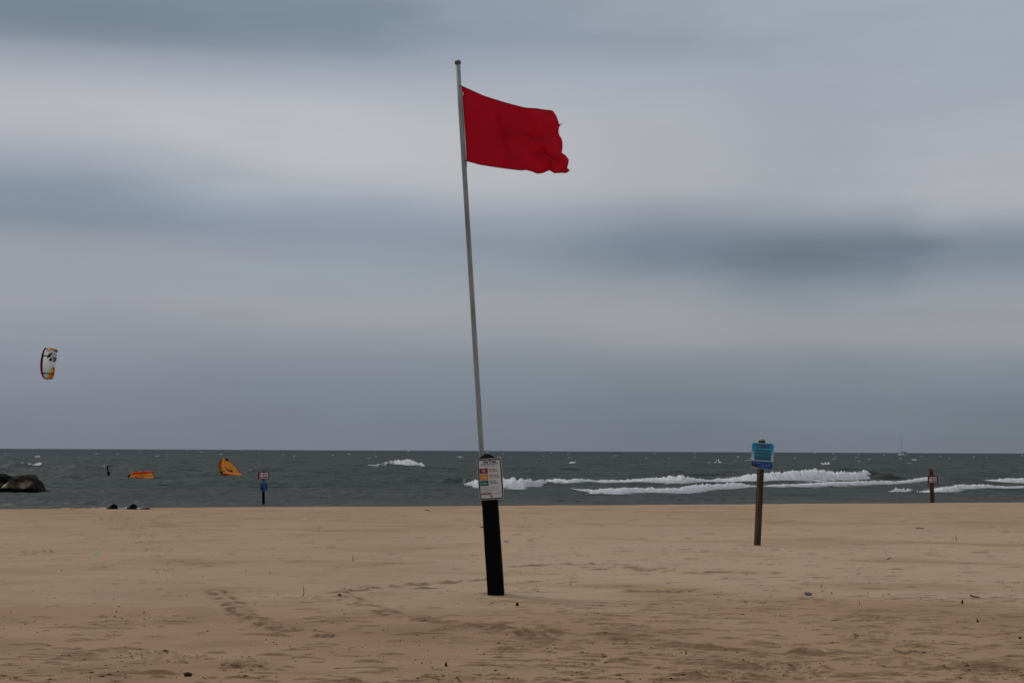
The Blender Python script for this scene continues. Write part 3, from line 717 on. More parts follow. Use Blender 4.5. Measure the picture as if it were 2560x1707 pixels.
def text_mesh(name, s, size, x, z, y, mat, parent, align='CENTER', bold=0.0, sx=1.0):
    cu = bpy.data.curves.new('t', 'FONT'); cu.body = s; cu.size = size; cu.align_x = align; cu.align_y = 'CENTER'
    cu.offset = bold; cu.extrude = 0.0; cu.resolution_u = 3
    to = bpy.data.objects.new('t', cu); C.objects.link(to)
    dg = bpy.context.evaluated_depsgraph_get()
    me_ = bpy.data.meshes.new_from_object(to.evaluated_get(dg))
    bpy.data.objects.remove(to)
    for v in me_.vertices:
        a, b = v.co.x * sx, v.co.y
        v.co = (x + a, y, z + b)
    me_.materials.clear(); me_.materials.append(mat)
    o = bpy.data.objects.new(name, me_); C.objects.link(o); o.parent = parent
    return o

def lean_frame(base, top):
    v = top - base; return math.atan2(v.x, v.z), v.length

# ------------------------------------------------------------------ black post with the flag warning sign
PB = ground(1238.7, 1486.5); PY = PB.y
PT = at(1215.4, 1134.4, PY)
ang, PL = lean_frame(PB, PT)
post = empty('sign_post', PB, (0, ang, R(-4)))
tag(post, 'thick black square post leaning left, carrying the white flag warning sign', 'post')
PW = 0.174
mb = MB()
for i in range(1):
    mb.box((0, PW / 2, (PL - .05) / 2 - .2), (PW, PW, PL - .05 + .4), bev=.007)
body = mb.build('post_body', m_black, post)
# edges slightly worn: jitter the column's long edges with extra rings
me = body.data
mb = MB(); rings = 26
for r_i in range(rings + 1):
    pass
vs = []; a = PW / 2; bv = .008
ringp = [(-a + bv, 0), (a - bv, 0), (a, bv), (a, PW - bv), (a - bv, PW), (-a + bv, PW), (-a, PW - bv), (-a, bv)]
rj = random.Random(2)
for r_i in range(rings + 1):
    z = -.4 + (PL - .05 + .4) * r_i / rings
    taper = 1.045 - .075 * r_i / rings
    for p in ringp: vs.append((p[0] * taper + rj.uniform(-.0015, .0015), p[1] + rj.uniform(-.0015, .0015), z))
fs = [(r_i * 8 + k, r_i * 8 + (k + 1) % 8, r_i * 8 + 8 + (k + 1) % 8, r_i * 8 + 8 + k) for r_i in range(rings) for k in range(8)] + [tuple(rings * 8 + k for k in range(8))]
bpy.data.objects.remove(body)
mesh_obj('post_body', vs, fs, m_black, post)
mb = MB(); cw = .092; z0 = PL - .075
prof = [(cw, z0), (cw, z0 + .024), (cw * .82, z0 + .04), (cw * .24, PL), ]
vs = []; 
for r_, z in prof:
    vs += [(-r_, PW / 2 - r_, z), (r_, PW / 2 - r_, z), (r_, PW / 2 + r_, z), (-r_, PW / 2 + r_, z)]
fs = [(3, 2, 1, 0)] + [(i * 4 + k, i * 4 + (k + 1) % 4, i * 4 + 4 + (k + 1) % 4, i * 4 + 4 + k) for i in range(3) for k in range(4)] + [(12, 13, 14, 15)]
mesh_obj('post_cap', vs, fs, m_cap, post)
# sign, in the post's frame
SC = at(1225.6, 1197, PY - .03)
inv = Matrix.Rotation(-R(-4), 3, 'Z')
Mpost = Matrix.Translation(PB) @ Matrix(post.rotation_euler.to_matrix()).to_4x4()
lc = Mpost.inverted() @ SC
SW, SH = 0.278, 0.458
def sign_part():
    mb = MB(); mb.plate(rrect(SW, SH, .034), -.004, 0.0, 0)
    o = mb.build('sign_panel', m_edge, post); o.location = (lc.x, -.012, lc.z)
    return o
sg = sign_part()
mb = MB(); mb.plate(rrect(SW - .014, SH - .014, .028), -.0052, -.0042); mb.build('sign_face', m_white, sg)
mb = MB(); ring_mb(mb, rrect(SW - .014, SH - .014, .028), rrect(SW - .038, SH - .038, .017), -.0066, -.0055); mb.build('border', m_ink, sg)
for k in (-1, 1):
    mb = MB(); mb.box((0, .008, k * SH * .42), (.03, .008, .03)); mb.build('spacer', m_bolt, sg)
def su(u_): return (u_ - .5) * SW
def sv(v_): return (.5 - v_) * SH
YF = -.0064
text_mesh('lettering', 'Stay', .032, su(.36), sv(.083), YF, m_ink, sg, bold=.0014)
text_mesh('lettering', 'Safe', .032, su(.68), sv(.083), YF, m_ink, sg, bold=.0014)
mb = MB(); ring_mb(mb, circle(su(.52), sv(.052), .012, 20), circle(su(.52), sv(.052), .007, 20), YF, YF + .0008)
mb.plate([(su(.52) - .003, sv(.115)), (su(.52) + .004, sv(.115)), (su(.52) + .003, sv(.07)), (su(.52) - .003, sv(.07))], YF, YF + .0008); mb.build('emblem', m_ink, sg)
text_mesh('lettering', 'Attention: Flag Warning System', .0168, su(.5), sv(.132), YF, m_ink, sg, bold=.0005, sx=.86)
def fine(v_, u0, u1, mat=m_grey, th=.0030):
    mb = MB(); rr_ = random.Random(int(v_ * 1000)); x = su(u0)
    while x < su(u1):
        wl = rr_.uniform(.008, .02); x2 = min(x + wl, su(u1))
        mb.plate([(x, sv(v_) - th / 2), (x2, sv(v_) - th / 2), (x2, sv(v_) + th / 2), (x, sv(v_) + th / 2)], YF, YF + .0006); x = x2 + .0028
    mb.build('fine_print', mat, sg)
fine(.163, .14, .88); fine(.188, .27, .72)
for (v0, v1, mat) in ((.235, .362, m_red), (.382, .508, m_orange), (.528, .656, m_green)):
    mb = MB(); x0, x1 = su(.085), su(.415)
    mb.plate([(x0, sv(v1)), (x1, sv(v1)), (x1, sv(v0)), (x0, sv(v0))], YF, YF + .0008); mb.build('colour_box_rim', m_ink, sg)
    mb = MB(); q_ = .0022
    mb.plate([(x0 + q_, sv(v1) + q_), (x1 - q_, sv(v1) + q_), (x1 - q_, sv(v0) - q_), (x0 + q_, sv(v0) - q_)], YF - .001, YF - .0001); mb.build('colour_box', mat, sg)
mb = MB(); cxs, czs = su(.25), sv(.298)
ring_mb(mb, circle(cxs, czs, .0215, 28), circle(cxs, czs, .0180, 28), YF - .002, YF - .0012)
mb.plate([(cxs - .015, czs + .010), (cxs + .010, czs - .015), (cxs + .014, czs - .011), (cxs - .011, czs + .014)], YF - .002, YF - .0012)
mb.plate([(cxs - .004, czs - .012), (cxs + .004, czs - .012), (cxs + .013, czs + .008), (cxs + .004, czs + .014), (cxs - .008, czs + .004)], YF - .0018, YF - .0012)
mb.build('prohibition_symbol', material('faded_pink', (.50, .33, .30), .6), sg)
text_mesh('lettering', 'Yellow', .021, su(.25), sv(.450), YF - .0018, m_wprint, sg, bold=.0005)
text_mesh('lettering', 'Green', .021, su(.25), sv(.597), YF - .0018, m_wprint, sg, bold=.0005)
for v_, s_, b_ in ((.258, 'Red = Stop', 1), (.292, 'Stay on the beach', .55), (.322, 'and out of the water', .55), (.402, 'Yellow = Caution', 1), (.436, 'Watch for dangerous', .5), (.465, 'currents and high waves', .35),
                   (.548, 'Green = Go', 1), (.582, 'But stay aware of', .35), (.610, 'changing conditions', .35)):
    text_mesh('lettering', s_, .0158 if b_ == 1 else .0134, su(.455), sv(v_), YF, m_ink, sg, 'LEFT', bold=.0005 * b_, sx=.94)
for v_, u1 in ((.700, .78), (.727, .78), (.754, .93), (.781, .82), (.803, .62)): fine(v_, .085, u1, th=.0022)
mb = MB(); mb.plate([(su(.085), sv(.866)), (su(.50), sv(.866)), (su(.50), sv(.832)), (su(.085), sv(.832))], YF, YF + .0008); mb.build('red_bar', m_red, sg)
mb = MB()
for u_, r_ in ((.56, .005), (.63, .004), (.66, .004), (.72, .006), (.785, .0045), (.84, .005), (.90, .004)): mb.plate(circle(su(u_), sv(.848), r_, 8), YF, YF + .0008)
mb.build('logo_row', m_ink, sg)
fine(.885, .09, .88, th=.0012)
def bolt(x, z, y, r_, par, mat=m_bolt):
    mb = MB(); mb.tube([(x, y, z), (x, y - .006, z)], [r_, r_ * .8], 8); mb.tube([(x, y + .001, z), (x, y - .0015, z)], r_ * 1.4, 14); return mb.build('bolt', mat, par)
bolt(0, sv(.918), YF, .0085, sg); bolt(su(.52), sv(.045), YF, .006, sg)

# ------------------------------------------------------------------ flagpole behind the post
FY = PY + PW + .05
FB = at(1210.5, 1240, FY); FT = at(1144.6, 159, FY)
angf, FL = lean_frame(FB, FT)
vdir = (FT - FB).normalized(); base = FB - vdir * ((FB.z + .3) / vdir.z)
FL = (FT - base).length
fp = empty('flagpole', base, (0, angf, 0))
tag(fp, 'tall thin galvanised flagpole leaning left behind the black post', 'flagpole')
mb = MB(); mb.tube([(0, 0, FL * k / 12) for k in range(13)], [.0295 - .002 * k / 12 for k in range(13)], 20); mb.build('pole', m_galv, fp, True)
mb = MB(); mb.tube([(0, 0, FL - .005), (0, 0, FL + .018), (0, 0, FL + .032), (0, 0, FL + .036)], [.036, .037, .031, .012], 20); mb.build('pole_cap', m_greencap, fp, True)
mb = MB(); 
for zc in (FL - .095, FL - .115): mb.tube([(.008, -.028, zc), (.008, -.034, zc)], .004, 8)
mb.build('screw', m_ink, fp)
for zc in (1.05, 1.55):
    mb = MB(); mb.tube([(-.06, -.055, zc), (-.035, .01, zc), (0, .034, zc), (.035, .01, zc), (.06, -.055, zc)], .006, 8); mb.build('clamp', m_bolt, fp)

# ------------------------------------------------------------------ red flag
def poly(pts, n):
    pts = [Vector((p[0], p[1])) for p in pts]; d = [0]
    for a, b in zip(pts[:-1], pts[1:]): d.append(d[-1] + (b - a).length)
    out = []
    for k in range(n):
        s_ = d[-1] * k / (n - 1)
        j = min(max(i for i in range(len(d)) if d[i] <= s_ + 1e-9), len(pts) - 2)
        t_ = (s_ - d[j]) / (d[j + 1] - d[j]); out.append(pts[j].lerp(pts[j + 1], t_))
    return out
NU, NV = 110, 80
top = poly([(166, 368), (300, 430), (440, 492), (560, 530), (700, 573), (820, 606), (950, 638), (1080, 645), (1200, 665), (1250, 667), (1290, 678)], NU)
bot = poly([(230, 1290), (400, 1335), (560, 1360), (700, 1380), (880, 1402), (960, 1398), (1030, 1415), (1090, 1443), (1160, 1435), (1205, 1415), (1240, 1399), (1270, 1415), (1300, 1436), (1400, 1431), (1450, 1436), (1492, 1402)], NU)
lef = poly([(166, 368), (176, 480), (186, 640), (203, 850), (218, 1060), (230, 1290)], NV)
rig = poly([(1290, 678), (1330, 740), (1352, 800), (1358, 828), (1383, 846), (1362, 872), (1354, 930), (1368, 980), (1392, 1012), (1403, 1060), (1404, 1130), (1394, 1188), (1440, 1215), (1482, 1272), (1472, 1330), (1460, 1372), (1478, 1388), (1492, 1402)], NV)
K = 1 / 4.9
FLY = FY
P = []; 
rj = random.Random(8)
def gauss2(u_, v_, cu, cv, a, lu, lv):      # elongated fold
    du, dv = u_ - cu, v_ - cv; p = du * math.cos(a) + dv * math.sin(a); q_ = -du * math.sin(a) + dv * math.cos(a)
    return math.exp(-(p / lu) ** 2 - (q_ / lv) ** 2)
for j in range(NV):
    v_ = j / (NV - 1)
    for i in range(NU):
        u_ = i / (NU - 1)
        c = (top[i] * (1 - v_) + bot[i] * v_) + (lef[j] * (1 - u_) + rig[j] * u_) - ((top[0] * (1 - u_) + top[-1] * u_) * (1 - v_) + (bot[0] * (1 - u_) + bot[-1] * u_) * v_)
        yy_ = 0.055 * math.sin(u_ * 7.2 + .6 * v_ + .3) * u_ ** .8 + .035 * math.sin(u_ * 15 - 3.4 * v_) * u_ ** 1.5
        yy_ += .030 * gauss2(u_, v_, .66, .42, .35, .22, .028) - .035 * gauss2(u_, v_, .62, .50, .3, .25, .05)
        yy_ += .040 * gauss2(u_, v_, .84, .72, .85, .16, .035) - .035 * gauss2(u_, v_, .78, .80, .8, .15, .04)
        yy_ += .030 * gauss2(u_, v_, .36, .45, 1.5, .4, .05) - .02 * gauss2(u_, v_, .27, .75, 1.4, .3, .05)
        yy_ += .035 * gauss2(u_, v_, .93, .45, 1.2, .3, .05) + .03 * gauss2(u_, v_, .95, .9, -.5, .12, .05) + .016 * gauss2(u_, v_, .5, .93, .05, .3, .04)
        yy_ += .010 * float(0) + .006 * math.sin(u_ * 31 + v_ * 17) * u_
        p = at(1120 + c.x * K, 140 + c.y * K, FLY + yy_ - .02)
        P.append(p)
fo = P[0].copy()
flag = empty('flag', fo)
tag(flag, 'plain red warning flag with frayed end flying from the flagpole', 'flag')
m_flag = bpy.data.materials.new('red_flag_cloth'); m_flag.use_nodes = True
t = m_flag.node_tree; b = t.nodes['Principled BSDF']; b.inputs['Roughness'].default_value = .85; b.inputs['Specular IOR Level'].default_value = .15
tcn = t.nodes.new('ShaderNodeTexCoord')
nn = t.nodes.new('ShaderNodeTexNoise'); nn.inputs['Scale'].default_value = 2.4; nn.inputs['Detail'].default_value = 5; t.links.new(tcn.outputs['Object'], nn.inputs['Vector'])
r_ = t.nodes.new('ShaderNodeValToRGB'); r_.color_ramp.elements[0].position = .35; r_.color_ramp.elements[1].position = .7
r_.color_ramp.elements[0].color = (.37, .004, .012, 1); r_.color_ramp.elements[1].color = (.43, .008, .024, 1)
t.links.new(nn.outputs['Fac'], r_.inputs[0]); t.links.new(r_.outputs[0], b.inputs['Base Color'])
wv = t.nodes.new('ShaderNodeTexWave'); wv.inputs['Scale'].default_value = 160; wv.bands_direction = 'Z'; t.links.new(tcn.outputs['Object'], wv.inputs['Vector'])
bpn = t.nodes.new('ShaderNodeBump'); bpn.inputs['Strength'].default_value = .25; bpn.inputs['Distance'].default_value = .002; t.links.new(wv.outputs['Fac'], bpn.inputs['Height']); t.links.new(bpn.outputs[0], b.inputs['Normal'])
tr = t.nodes.new('ShaderNodeBsdfTranslucent'); tr.inputs[0].default_value = (.50, .006, .018, 1)
ms = t.nodes.new('ShaderNodeMixShader'); ms.inputs[0].default_value = .35
t.links.new(b.outputs[0], ms.inputs[1]); t.links.new(tr.outputs[0], ms.inputs[2]); t.links.new(ms.outputs[0], t.nodes['Material Output'].inputs[0])
mesh_obj('flag_cloth', [p - fo for p in P], [(j * NU + i, j * NU + i + NU, j * NU + i + NU + 1, j * NU + i + 1) for j in range(NV - 1) for i in range(NU - 1)], m_flag, flag, True)
m_hem = material('dark_red_hem', (.045, .001, .002), .8)
mb = MB(); mb.tube([P[i] - fo + Vector((0, -.002, 0)) for i in range(0, NU, 2)] , .0032, 6, 0, True, .7); mb.build('top_hem', m_hem, flag, True)
mb = MB(); mb.tube([P[(NV - 1) * NU + i] - fo + Vector((0, -.002, 0)) for i in range(0, NU, 2)], .0032, 6, 0, True, .7); mb.build('bottom_hem', m_hem, flag, True)
mb = MB(); mb.tube([P[j * NU] - fo + Vector((-.003, -.004, 0)) for j in range(0, NV)], .0035, 6); mb.build('hoist_tape', material('hoist_canvas', (.45, .42, .42), .8), flag, True)
q0 = at(1120 + 183 * K, 140 + 466 * K, FLY - .04) - fo
mb = MB(); mb.box(q0, (.011, .002, .038)); mb.build('care_tag', m_wprint, flag)
m_thread = material('loose_thread', (.12, .004, .006), .8)
for pts in ([(1378, 838), (1395, 834), (1412, 826)], [(1482, 1398), (1494, 1400), (1506, 1404)], [(1375, 832), (1386, 842), (1398, 838)]):
    mb = MB(); mb.tube([at(1120 + a * K, 140 + c * K, FLY) - fo for a, c in pts], .0022, 5); mb.build('frayed_thread', m_thread, flag, True)
for a, c in ((166, 372), (228, 1284)):
    p0 = at(1120 + a * K, 140 + c * K, FLY - .03) - fo
    mb = MB(); mb.tube([p0 + Vector((.008, 0, 0)), p0 + Vector((-.012, -.005, .004)), p0 + Vector((-.028, .0, .002))], .0035, 6); mb.build('snap_hook', m_ink, flag, True)
mb = MB(); mb.tube([at(1120 + a * K, 140 + c * K, FLY - .03) - fo for a, c in ((228, 1290), (230, 1320), (233, 1358), (229, 1350))], .003, 5); mb.build('cord_end', m_ink, flag, True)

# ------------------------------------------------------------------ blue danger sign on a weathered post
def wood_post(parent, width, length, mat, cap=True, slant=0.0, seed=1):
    rj = random.Random(seed); a = width / 2; bv = width * .09
    ringp = [(-a + bv, -a), (a - bv, -a), (a, -a + bv), (a, a - bv), (a - bv, a), (-a + bv, a), (-a, a - bv), (-a, -a + bv)]
    n_ = 16; vs = []
    for r_i in range(n_ + 1):
        z = -.6 + (length + .6) * r_i / n_
        for p in ringp:
            zz_ = z + (slant * (-p[0] / a) if r_i == n_ else 0)
            vs.append((p[0] + rj.uniform(-1, 1) * width * .008, p[1] + rj.uniform(-1, 1) * width * .008, zz_))
    fs = [(r_i * 8 + k, r_i * 8 + (k + 1) % 8, r_i * 8 + 8 + (k + 1) % 8, r_i * 8 + 8 + k) for r_i in range(n_) for k in range(8)]
    if not cap: fs.append(tuple(n_ * 8 + k for k in range(8)))
    o = mesh_obj('post_body', vs, fs, mat, parent)
    if cap:
        vs = []
        for s_, dz in ((1.0, 0), (.93, .014), (.7, .026), (.3, .032)):
            vs += [(p[0] * s_, p[1] * s_, length + dz) for p in ringp]
        fs = [(r_i * 8 + k, r_i * 8 + (k + 1) % 8, r_i * 8 + 8 + (k + 1) % 8, r_i * 8 + 8 + k) for r_i in range(3) for k in range(8)] + [tuple(24 + k for k in range(8))]
        mesh_obj('post_top', vs, fs, m_woodlight, parent)
    return o
DB = ground(1893.3, 1362.5); DT = at(1905, 1097, DB.y)
a_, DL = lean_frame(DB, DT)
dp = empty('danger_sign', DB, (0, a_, 0))
tag(dp, 'blue danger sign with rounded corners on a tall weathered wooden post', 'sign')
pb = wood_post(dp, .092, DL - .03, m_wood, True, 0, 5)
for ch in list(dp.children): ch.rotation_euler = (0, 0, R(24))
BW, BH = 56 / 145.3, 65.5 / 145.3
BC = at(1906.0, 1139.6, DB.y - .07)
Md = Matrix.Translation(DB) @ Matrix(dp.rotation_euler.to_matrix()).to_4x4()
lcb = Md.inverted() @ BC
bs = MB(); bs.plate(rrect(BW, BH, .045), -.004, 0)
bsn = bs.build('sign_panel', material('pale_blue_edge', (.12, .46, .58), .5), dp); bsn.location = (lcb.x, -.066, lcb.z); bsn.rotation_euler = (0, R(.6), 0)
# face with a printed top-to-bottom fade from teal to pale grey
m_face = bpy.data.materials.new('printed_blue_fade'); m_face.use_nodes = True
t = m_face.node_tree; b = t.nodes['Principled BSDF']; b.inputs['Roughness'].default_value = .45; b.inputs['Specular IOR Level'].default_value = .3
tcn = t.nodes.new('ShaderNodeTexCoord'); sp = t.nodes.new('ShaderNodeSeparateXYZ'); t.links.new(tcn.outputs['Object'], sp.inputs[0])
mr = t.nodes.new('ShaderNodeMapRange'); mr.inputs[1].default_value = BH / 2; mr.inputs[2].default_value = -BH * .2; t.links.new(sp.outputs['Z'], mr.inputs[0])
r_ = t.nodes.new('ShaderNodeValToRGB'); e = r_.color_ramp.elements; e[0].color = (.008, .27, .40, 1); e[1].color = (.52, .56, .60, 1)
for p_, c_ in ((.18, (.006, .22, .42)), (.4, (.05, .32, .48)), (.62, (.24, .42, .52))):
    k = e.new(p_); k.color = (*c_, 1)
t.links.new(mr.outputs[0], r_.inputs[0]); t.links.new(r_.outputs[0], b.inputs['Base Color'])
mb = MB(); mb.plate(rrect(BW - .012, BH - .012, .04), -.0055, -.0042); mb.build('sign_face', m_face, bsn)
def bu(u_): return (u_ - .5) * BW
def bv_(v_): return (.5 - v_) * BH
m_teal = material('dark_teal_box', (.004, .085, .14), .5, noise=(30, (.004, .13, .20), 3, .4, .7, (.2, 1, 3)))
m_lteal = material('light_teal_line', (.08, .42, .50), .5)
m_navy = material('navy_print', (.006, .04, .17), .45, noise=(16, (.005, .10, .32), 4, .4, .75, (1, 1, 2)))
m_deep = material('deep_navy', (.004, .006, .03), .5)
m_tan = material('printed_sand', (.30, .19, .12), .5)
m_purple = material('purple_ink', (.035, .006, .07), .5)
m_pink = material('pink_ink', (.17, .035, .13), .5)
def rect(mb, u0, v0, u1, v1, y=-.0065, d=.0008, F=(bu, bv_)):
    U_, V_ = F; mb.plate([(U_(u0), V_(v1)), (U_(u1), V_(v1)), (U_(u1), V_(v0)), (U_(u0), V_(v0))], y, y + d)
text_mesh('danger_shadow', 'DANGER!', .060, bu(.515), bv_(.105), -.0064, m_pink, bsn, bold=.0026, sx=.98)
text_mesh('danger_lettering', 'DANGER!', .060, bu(.51), bv_(.10), -.0070, m_purple, bsn, bold=.0004, sx=.98)
mb = MB(); rect(mb, .36, .152, .68, .165); rect(mb, .22, .188, .83, .203); mb.build('subheading', m_ink, bsn)
mb = MB(); rect(mb, .135, .262, .895, .672); mb.build('text_box', m_teal, bsn)
mb = MB()
for v_ in (.348, .475): rect(mb, .135, v_, .895, v_ + .011, -.0075)
for v_ in (.285, .405, .535): mb.plate(circle(bu(.135), bv_(v_), .007, 10), -.0076, -.0068)
for v_, u1 in ((.515, .33), (.60, .35)): rect(mb, .17, v_, u1, v_ + .005, -.0075)
mb.build('text_rule', m_lteal, bsn)
low = [p for p in rrect(BW - .012, BH - .012, .04) if p[1] < bv_(.70)]
i0 = min(range(len(low)), key=lambda k: (low[k][0] > 0, -low[k][1]))
low = sorted([p for p in low], key=lambda p: math.atan2(p[1] - bv_(.72), p[0]))
mb = MB(); mb.plate(low + [(BW / 2 - .006, bv_(.70)), (-BW / 2 + .006, bv_(.70))], -.0066, -.0058); mb.build('water_picture', m_navy, bsn)
mb = MB(); rect(mb, .016, .700, .984, .716, -.0074); rect(mb, .02, .86, .12, .885, -.0074)
mb.plate([(bu(.016), bv_(.89)), (bu(.25), bv_(.83)), (bu(.42), bv_(.87)), (bu(.27), bv_(.90)), (bu(.10), bv_(.93)), (bu(.016), bv_(.93))], -.0074, -.0068); mb.build('pier_picture', m_deep, bsn)
mb = MB(); mb.plate([(bu(.02), bv_(.955)), (bu(.10), bv_(.985)), (bu(.40), bv_(.988)), (bu(.22), bv_(.945)), (bu(.12), bv_(.91)), (bu(.016), bv_(.90))], -.0078, -.0072); mb.build('sand_picture', m_tan, bsn)
m_pbm = material('pale_blue_mark', (.20, .30, .42), .5)
for u_, v_, r_ in ((.11, .745, .006), (.34, .78, .010), (.56, .81, .006), (.70, .855, .009), (.83, .835, .008), (.54, .93, .009), (.73, .955, .005)):
    mb = MB(); mb.plate(circle(bu(u_), bv_(v_), r_ * 1.5, 10, r_ * .7), -.0074, -.0068); mb.build('wave_mark', m_pbm, bsn)
mb = MB(); mb.plate(circle(bu(.54), bv_(.858), .010, 12), -.0074, -.0068); mb.build('pink_mark', m_pink, bsn)
mb = MB(); rect(mb, .22, .905, .26, .925, -.008); mb.build('pink_mark', m_pink, bsn)
bolt(0, bv_(.05), -.006, .006, bsn); bolt(0, bv_(.95), -.006, .006, bsn)

# ------------------------------------------------------------------ the two NO signs
def no_panel(parent, w_, h_, frame_l, frame_r, frame_t):
    mb = MB(); mb.plate([(-w_ / 2, -h_ / 2), (w_ / 2, -h_ / 2), (w_ / 2, h_ / 2), (-w_ / 2, h_ / 2)], -.012, 0); s_ = mb.build('sign_panel', m_maroon, parent)
    x0, x1 = -w_ / 2 + frame_l, w_ / 2 - frame_r; z0, z1 = -h_ / 2 + frame_t, h_ / 2 - frame_t
    mb = MB(); mb.plate([(x0, z0), (x1, z0), (x1, z1), (x0, z1)], -.0145, -.0125); mb.build('white_notice', bpy.data.materials.get('notice_white') or material('notice_white', (.86, .82, .82), .6), s_)
    hh = z1 - z0; ww = x1 - x0; zc = z1 - hh * .36
    m_nored = bpy.data.materials.get('no_red') or material('no_red', (.26, .008, .02), .5)
    text_mesh('lettering', 'N', hh * .88, x0 + ww * .27, zc, -.017, m_nored, s_, bold=hh * .012, sx=.98)
    mb = MB(); cx_ = x0 + ww * .68; ro = hh * .335
    ring_mb(mb, circle(cx_, zc, ro, 28), circle(cx_, zc, ro * .74, 28), -.017, -.0155)
    mb.plate([(cx_ - ro * .7, zc + ro * .45), (cx_ + ro * .45, zc - ro * .7), (cx_ + ro * .7, zc - ro * .45), (cx_ - ro * .45, zc + ro * .7)], -.0175, -.0155)
    mb.build('prohibition_ring', m_nored, s_)
    mb = MB(); mb.plate(circle(cx_ + ro * .12, zc + .02 * ro, ro * .34, 12), -.0168, -.0155); mb.build('symbol', m_ink, s_)
    mb = MB(); mb.plate([(x0 + ww * .04, z0 + hh * .08), (x1 - ww * .04, z0 + hh * .08), (x1 - ww * .04, z0 + hh * .27), (x0 + ww * .04, z0 + hh * .27)], -.0165, -.015); mb.build('dark_word_strip', m_ink, s_)
    bolt(0, z1 + .008, -.012, .008, s_); bolt(0, z0 - .006, -.012, .008, s_)
    return s_
NY = 73.3
NB = at(2331.0, 1262, NY); NT = at(2327.6, 1173, NY); a_, NL = lean_frame(NB, NT)
ns_ = empty('no_sign', NB, (0, a_, R(2)))
tag(ns_, 'dark red NO sign on the wooden post with a slanting broken top, at the right', 'sign', 'NO signs by the water')
wood_post(ns_, .168, NL, material('brown_post_wood', (.10, .062, .032), .85, noise=(4, (.05, .03, .018), 8, .4, .7, (5, 5, .7)), bump=(20, .8, .01), spec=.1), False, .045, 9)
mb = MB(); mb.box((0, -.0, NL + .012), (.13, .12, .02)); o = mb.build('broken_top', m_woodlight, ns_); o.rotation_euler = (0, R(28), 0)
o.location = (-.47 * (NL) + 0, 0, 0) if False else (0, 0, 0)
for v in o.data.vertices: v.co.z -= (NL + .012)
o.location = (.0, 0, NL + .006)
Mn = Matrix.Translation(NB) @ Matrix(ns_.rotation_euler.to_matrix()).to_4x4()
lcn = Mn.inverted() @ at(2332.0, 1198.6, NY - .1)
s_ = no_panel(ns_, 25 * NY / F_PX, 20 * NY / F_PX, .062, .062, .052); s_.location = (lcn.x, -.09, lcn.z); s_.rotation_euler = (0, R(-1.0), 0)

LY = cam_dist(658, 1260)
LB = at(658.8, 1262, LY); LT = at(658.2, 1177.6, LY); a_, LL = lean_frame(LB, LT)
ls_ = empty('no_sign', LB, (0, a_, R(-3)))
tag(ls_, 'dark red NO sign above a small blue notice on a thin black post', 'sign', 'NO signs by the water')
wood_post(ls_, .105, LL, m_black, False, 0, 12)
Ml = Matrix.Translation(LB) @ Matrix(ls_.rotation_euler.to_matrix()).to_4x4()
l1 = Ml.inverted() @ at(658.6, 1188.4, LY - .06); l2 = Ml.inverted() @ at(659.5, 1213.2, LY - .06)
s_ = no_panel(ls_, 26.7 * LY / F_PX, 19 * LY / F_PX, .075, .045, .035); s_.location = (l1.x, -.056, l1.z)
w2, h2 = 18.6 * LY / F_PX, 26 * LY / F_PX
mb = MB(); mb.plate(rrect(w2, h2, .03), -.006, 0); nb_ = mb.build('notice_panel', material('pale_blue_notice', (.14, .18, .27), .5), ls_); nb_.location = (l2.x, -.056, l2.z)
mb = MB(); mb.plate([(-w2 * .5 + .004, -h2 * .47), (w2 * .5 - .004, -h2 * .47), (w2 * .5 - .004, h2 * .17), (-w2 * .5 + .004, h2 * .17)], -.0085, -.0065); mb.build('water_picture', m_navy, nb_)
mb = MB(); mb.plate([(-w2 * .5 + .004, h2 * .12), (w2 * .5 - .004, h2 * .12), (w2 * .5 - .004, h2 * .18), (-w2 * .5 + .004, h2 * .18)], -.0105, -.0088)
mb.plate([(-w2 * .48, -h2 * .3), (-w2 * .2, -h2 * .44), (w2 * .1, -h2 * .18), (-w2 * .3, -h2 * .1)], -.0105, -.0088); mb.build('pier_picture', m_deep, nb_)
mb = MB(); mb.plate(circle(w2 * .2, -h2 * .08, .016, 10, .008), -.0105, -.009); mb.build('wave_mark', m_lteal, nb_); mb = MB(); mb.plate([(-w2 * .1, -h2 * .2), (w2 * .1, -h2 * .22), (w2 * .1, -h2 * .2), (-w2 * .1, -h2 * .18)], -.0105, -.009); mb.build('wave_mark', m_lteal, nb_)
mb = MB(); mb.plate([(-w2 * .22, h2 * .27), (w2 * .25, h2 * .27), (w2 * .25, h2 * .31), (-w2 * .22, h2 * .31)], -.0085, -.0065); mb.plate([(-w2 * .2, h2 * .38), (w2 * .3, h2 * .38), (w2 * .3, h2 * .42), (-w2 * .2, h2 * .42)], -.0085, -.0065); mb.build('subheading', m_purple, nb_)

# ------------------------------------------------------------------ sailboat far out
SY = 1500.0
sb = at(2256.3, HORIZON(2256) + 5.2, SY); sb.z = SEA - .15
boat = empty('sailboat', sb, (0, 0, R(28)))
tag(boat, 'small white sailing yacht with bare mast far out under the horizon', 'sailboat')
m_hull = material('white_hull', (.72, .72, .72), .4, noise=(1, (.6, .6, .6), 3, .4, .7, (1, 1, 1)))
st = []; nst = 15
for i in range(nst):
    f = i / (nst - 1); x = -4.3 + 8.6 * f; bw = 1.45 * math.sin(math.pi * (1 - .62 * (1 - f)) * .5 + .35) if False else 1.45 * (1 - (abs(2 * (1 - f) - 1.15) / 1.15) ** 2.2) ** .6 if abs(2 * (1 - f) - 1.15) < 1.15 else 0.02
    bw = max(bw, .05); sheer = 1.15 + .35 * (1 - f) ** 2
    st.append([(x, -bw, sheer), (x, -bw * .95, .5), (x, -bw * .55, -.3), (x, 0, -.5), (x, bw * .55, -.3), (x, bw * .95, .5), (x, bw, sheer)])
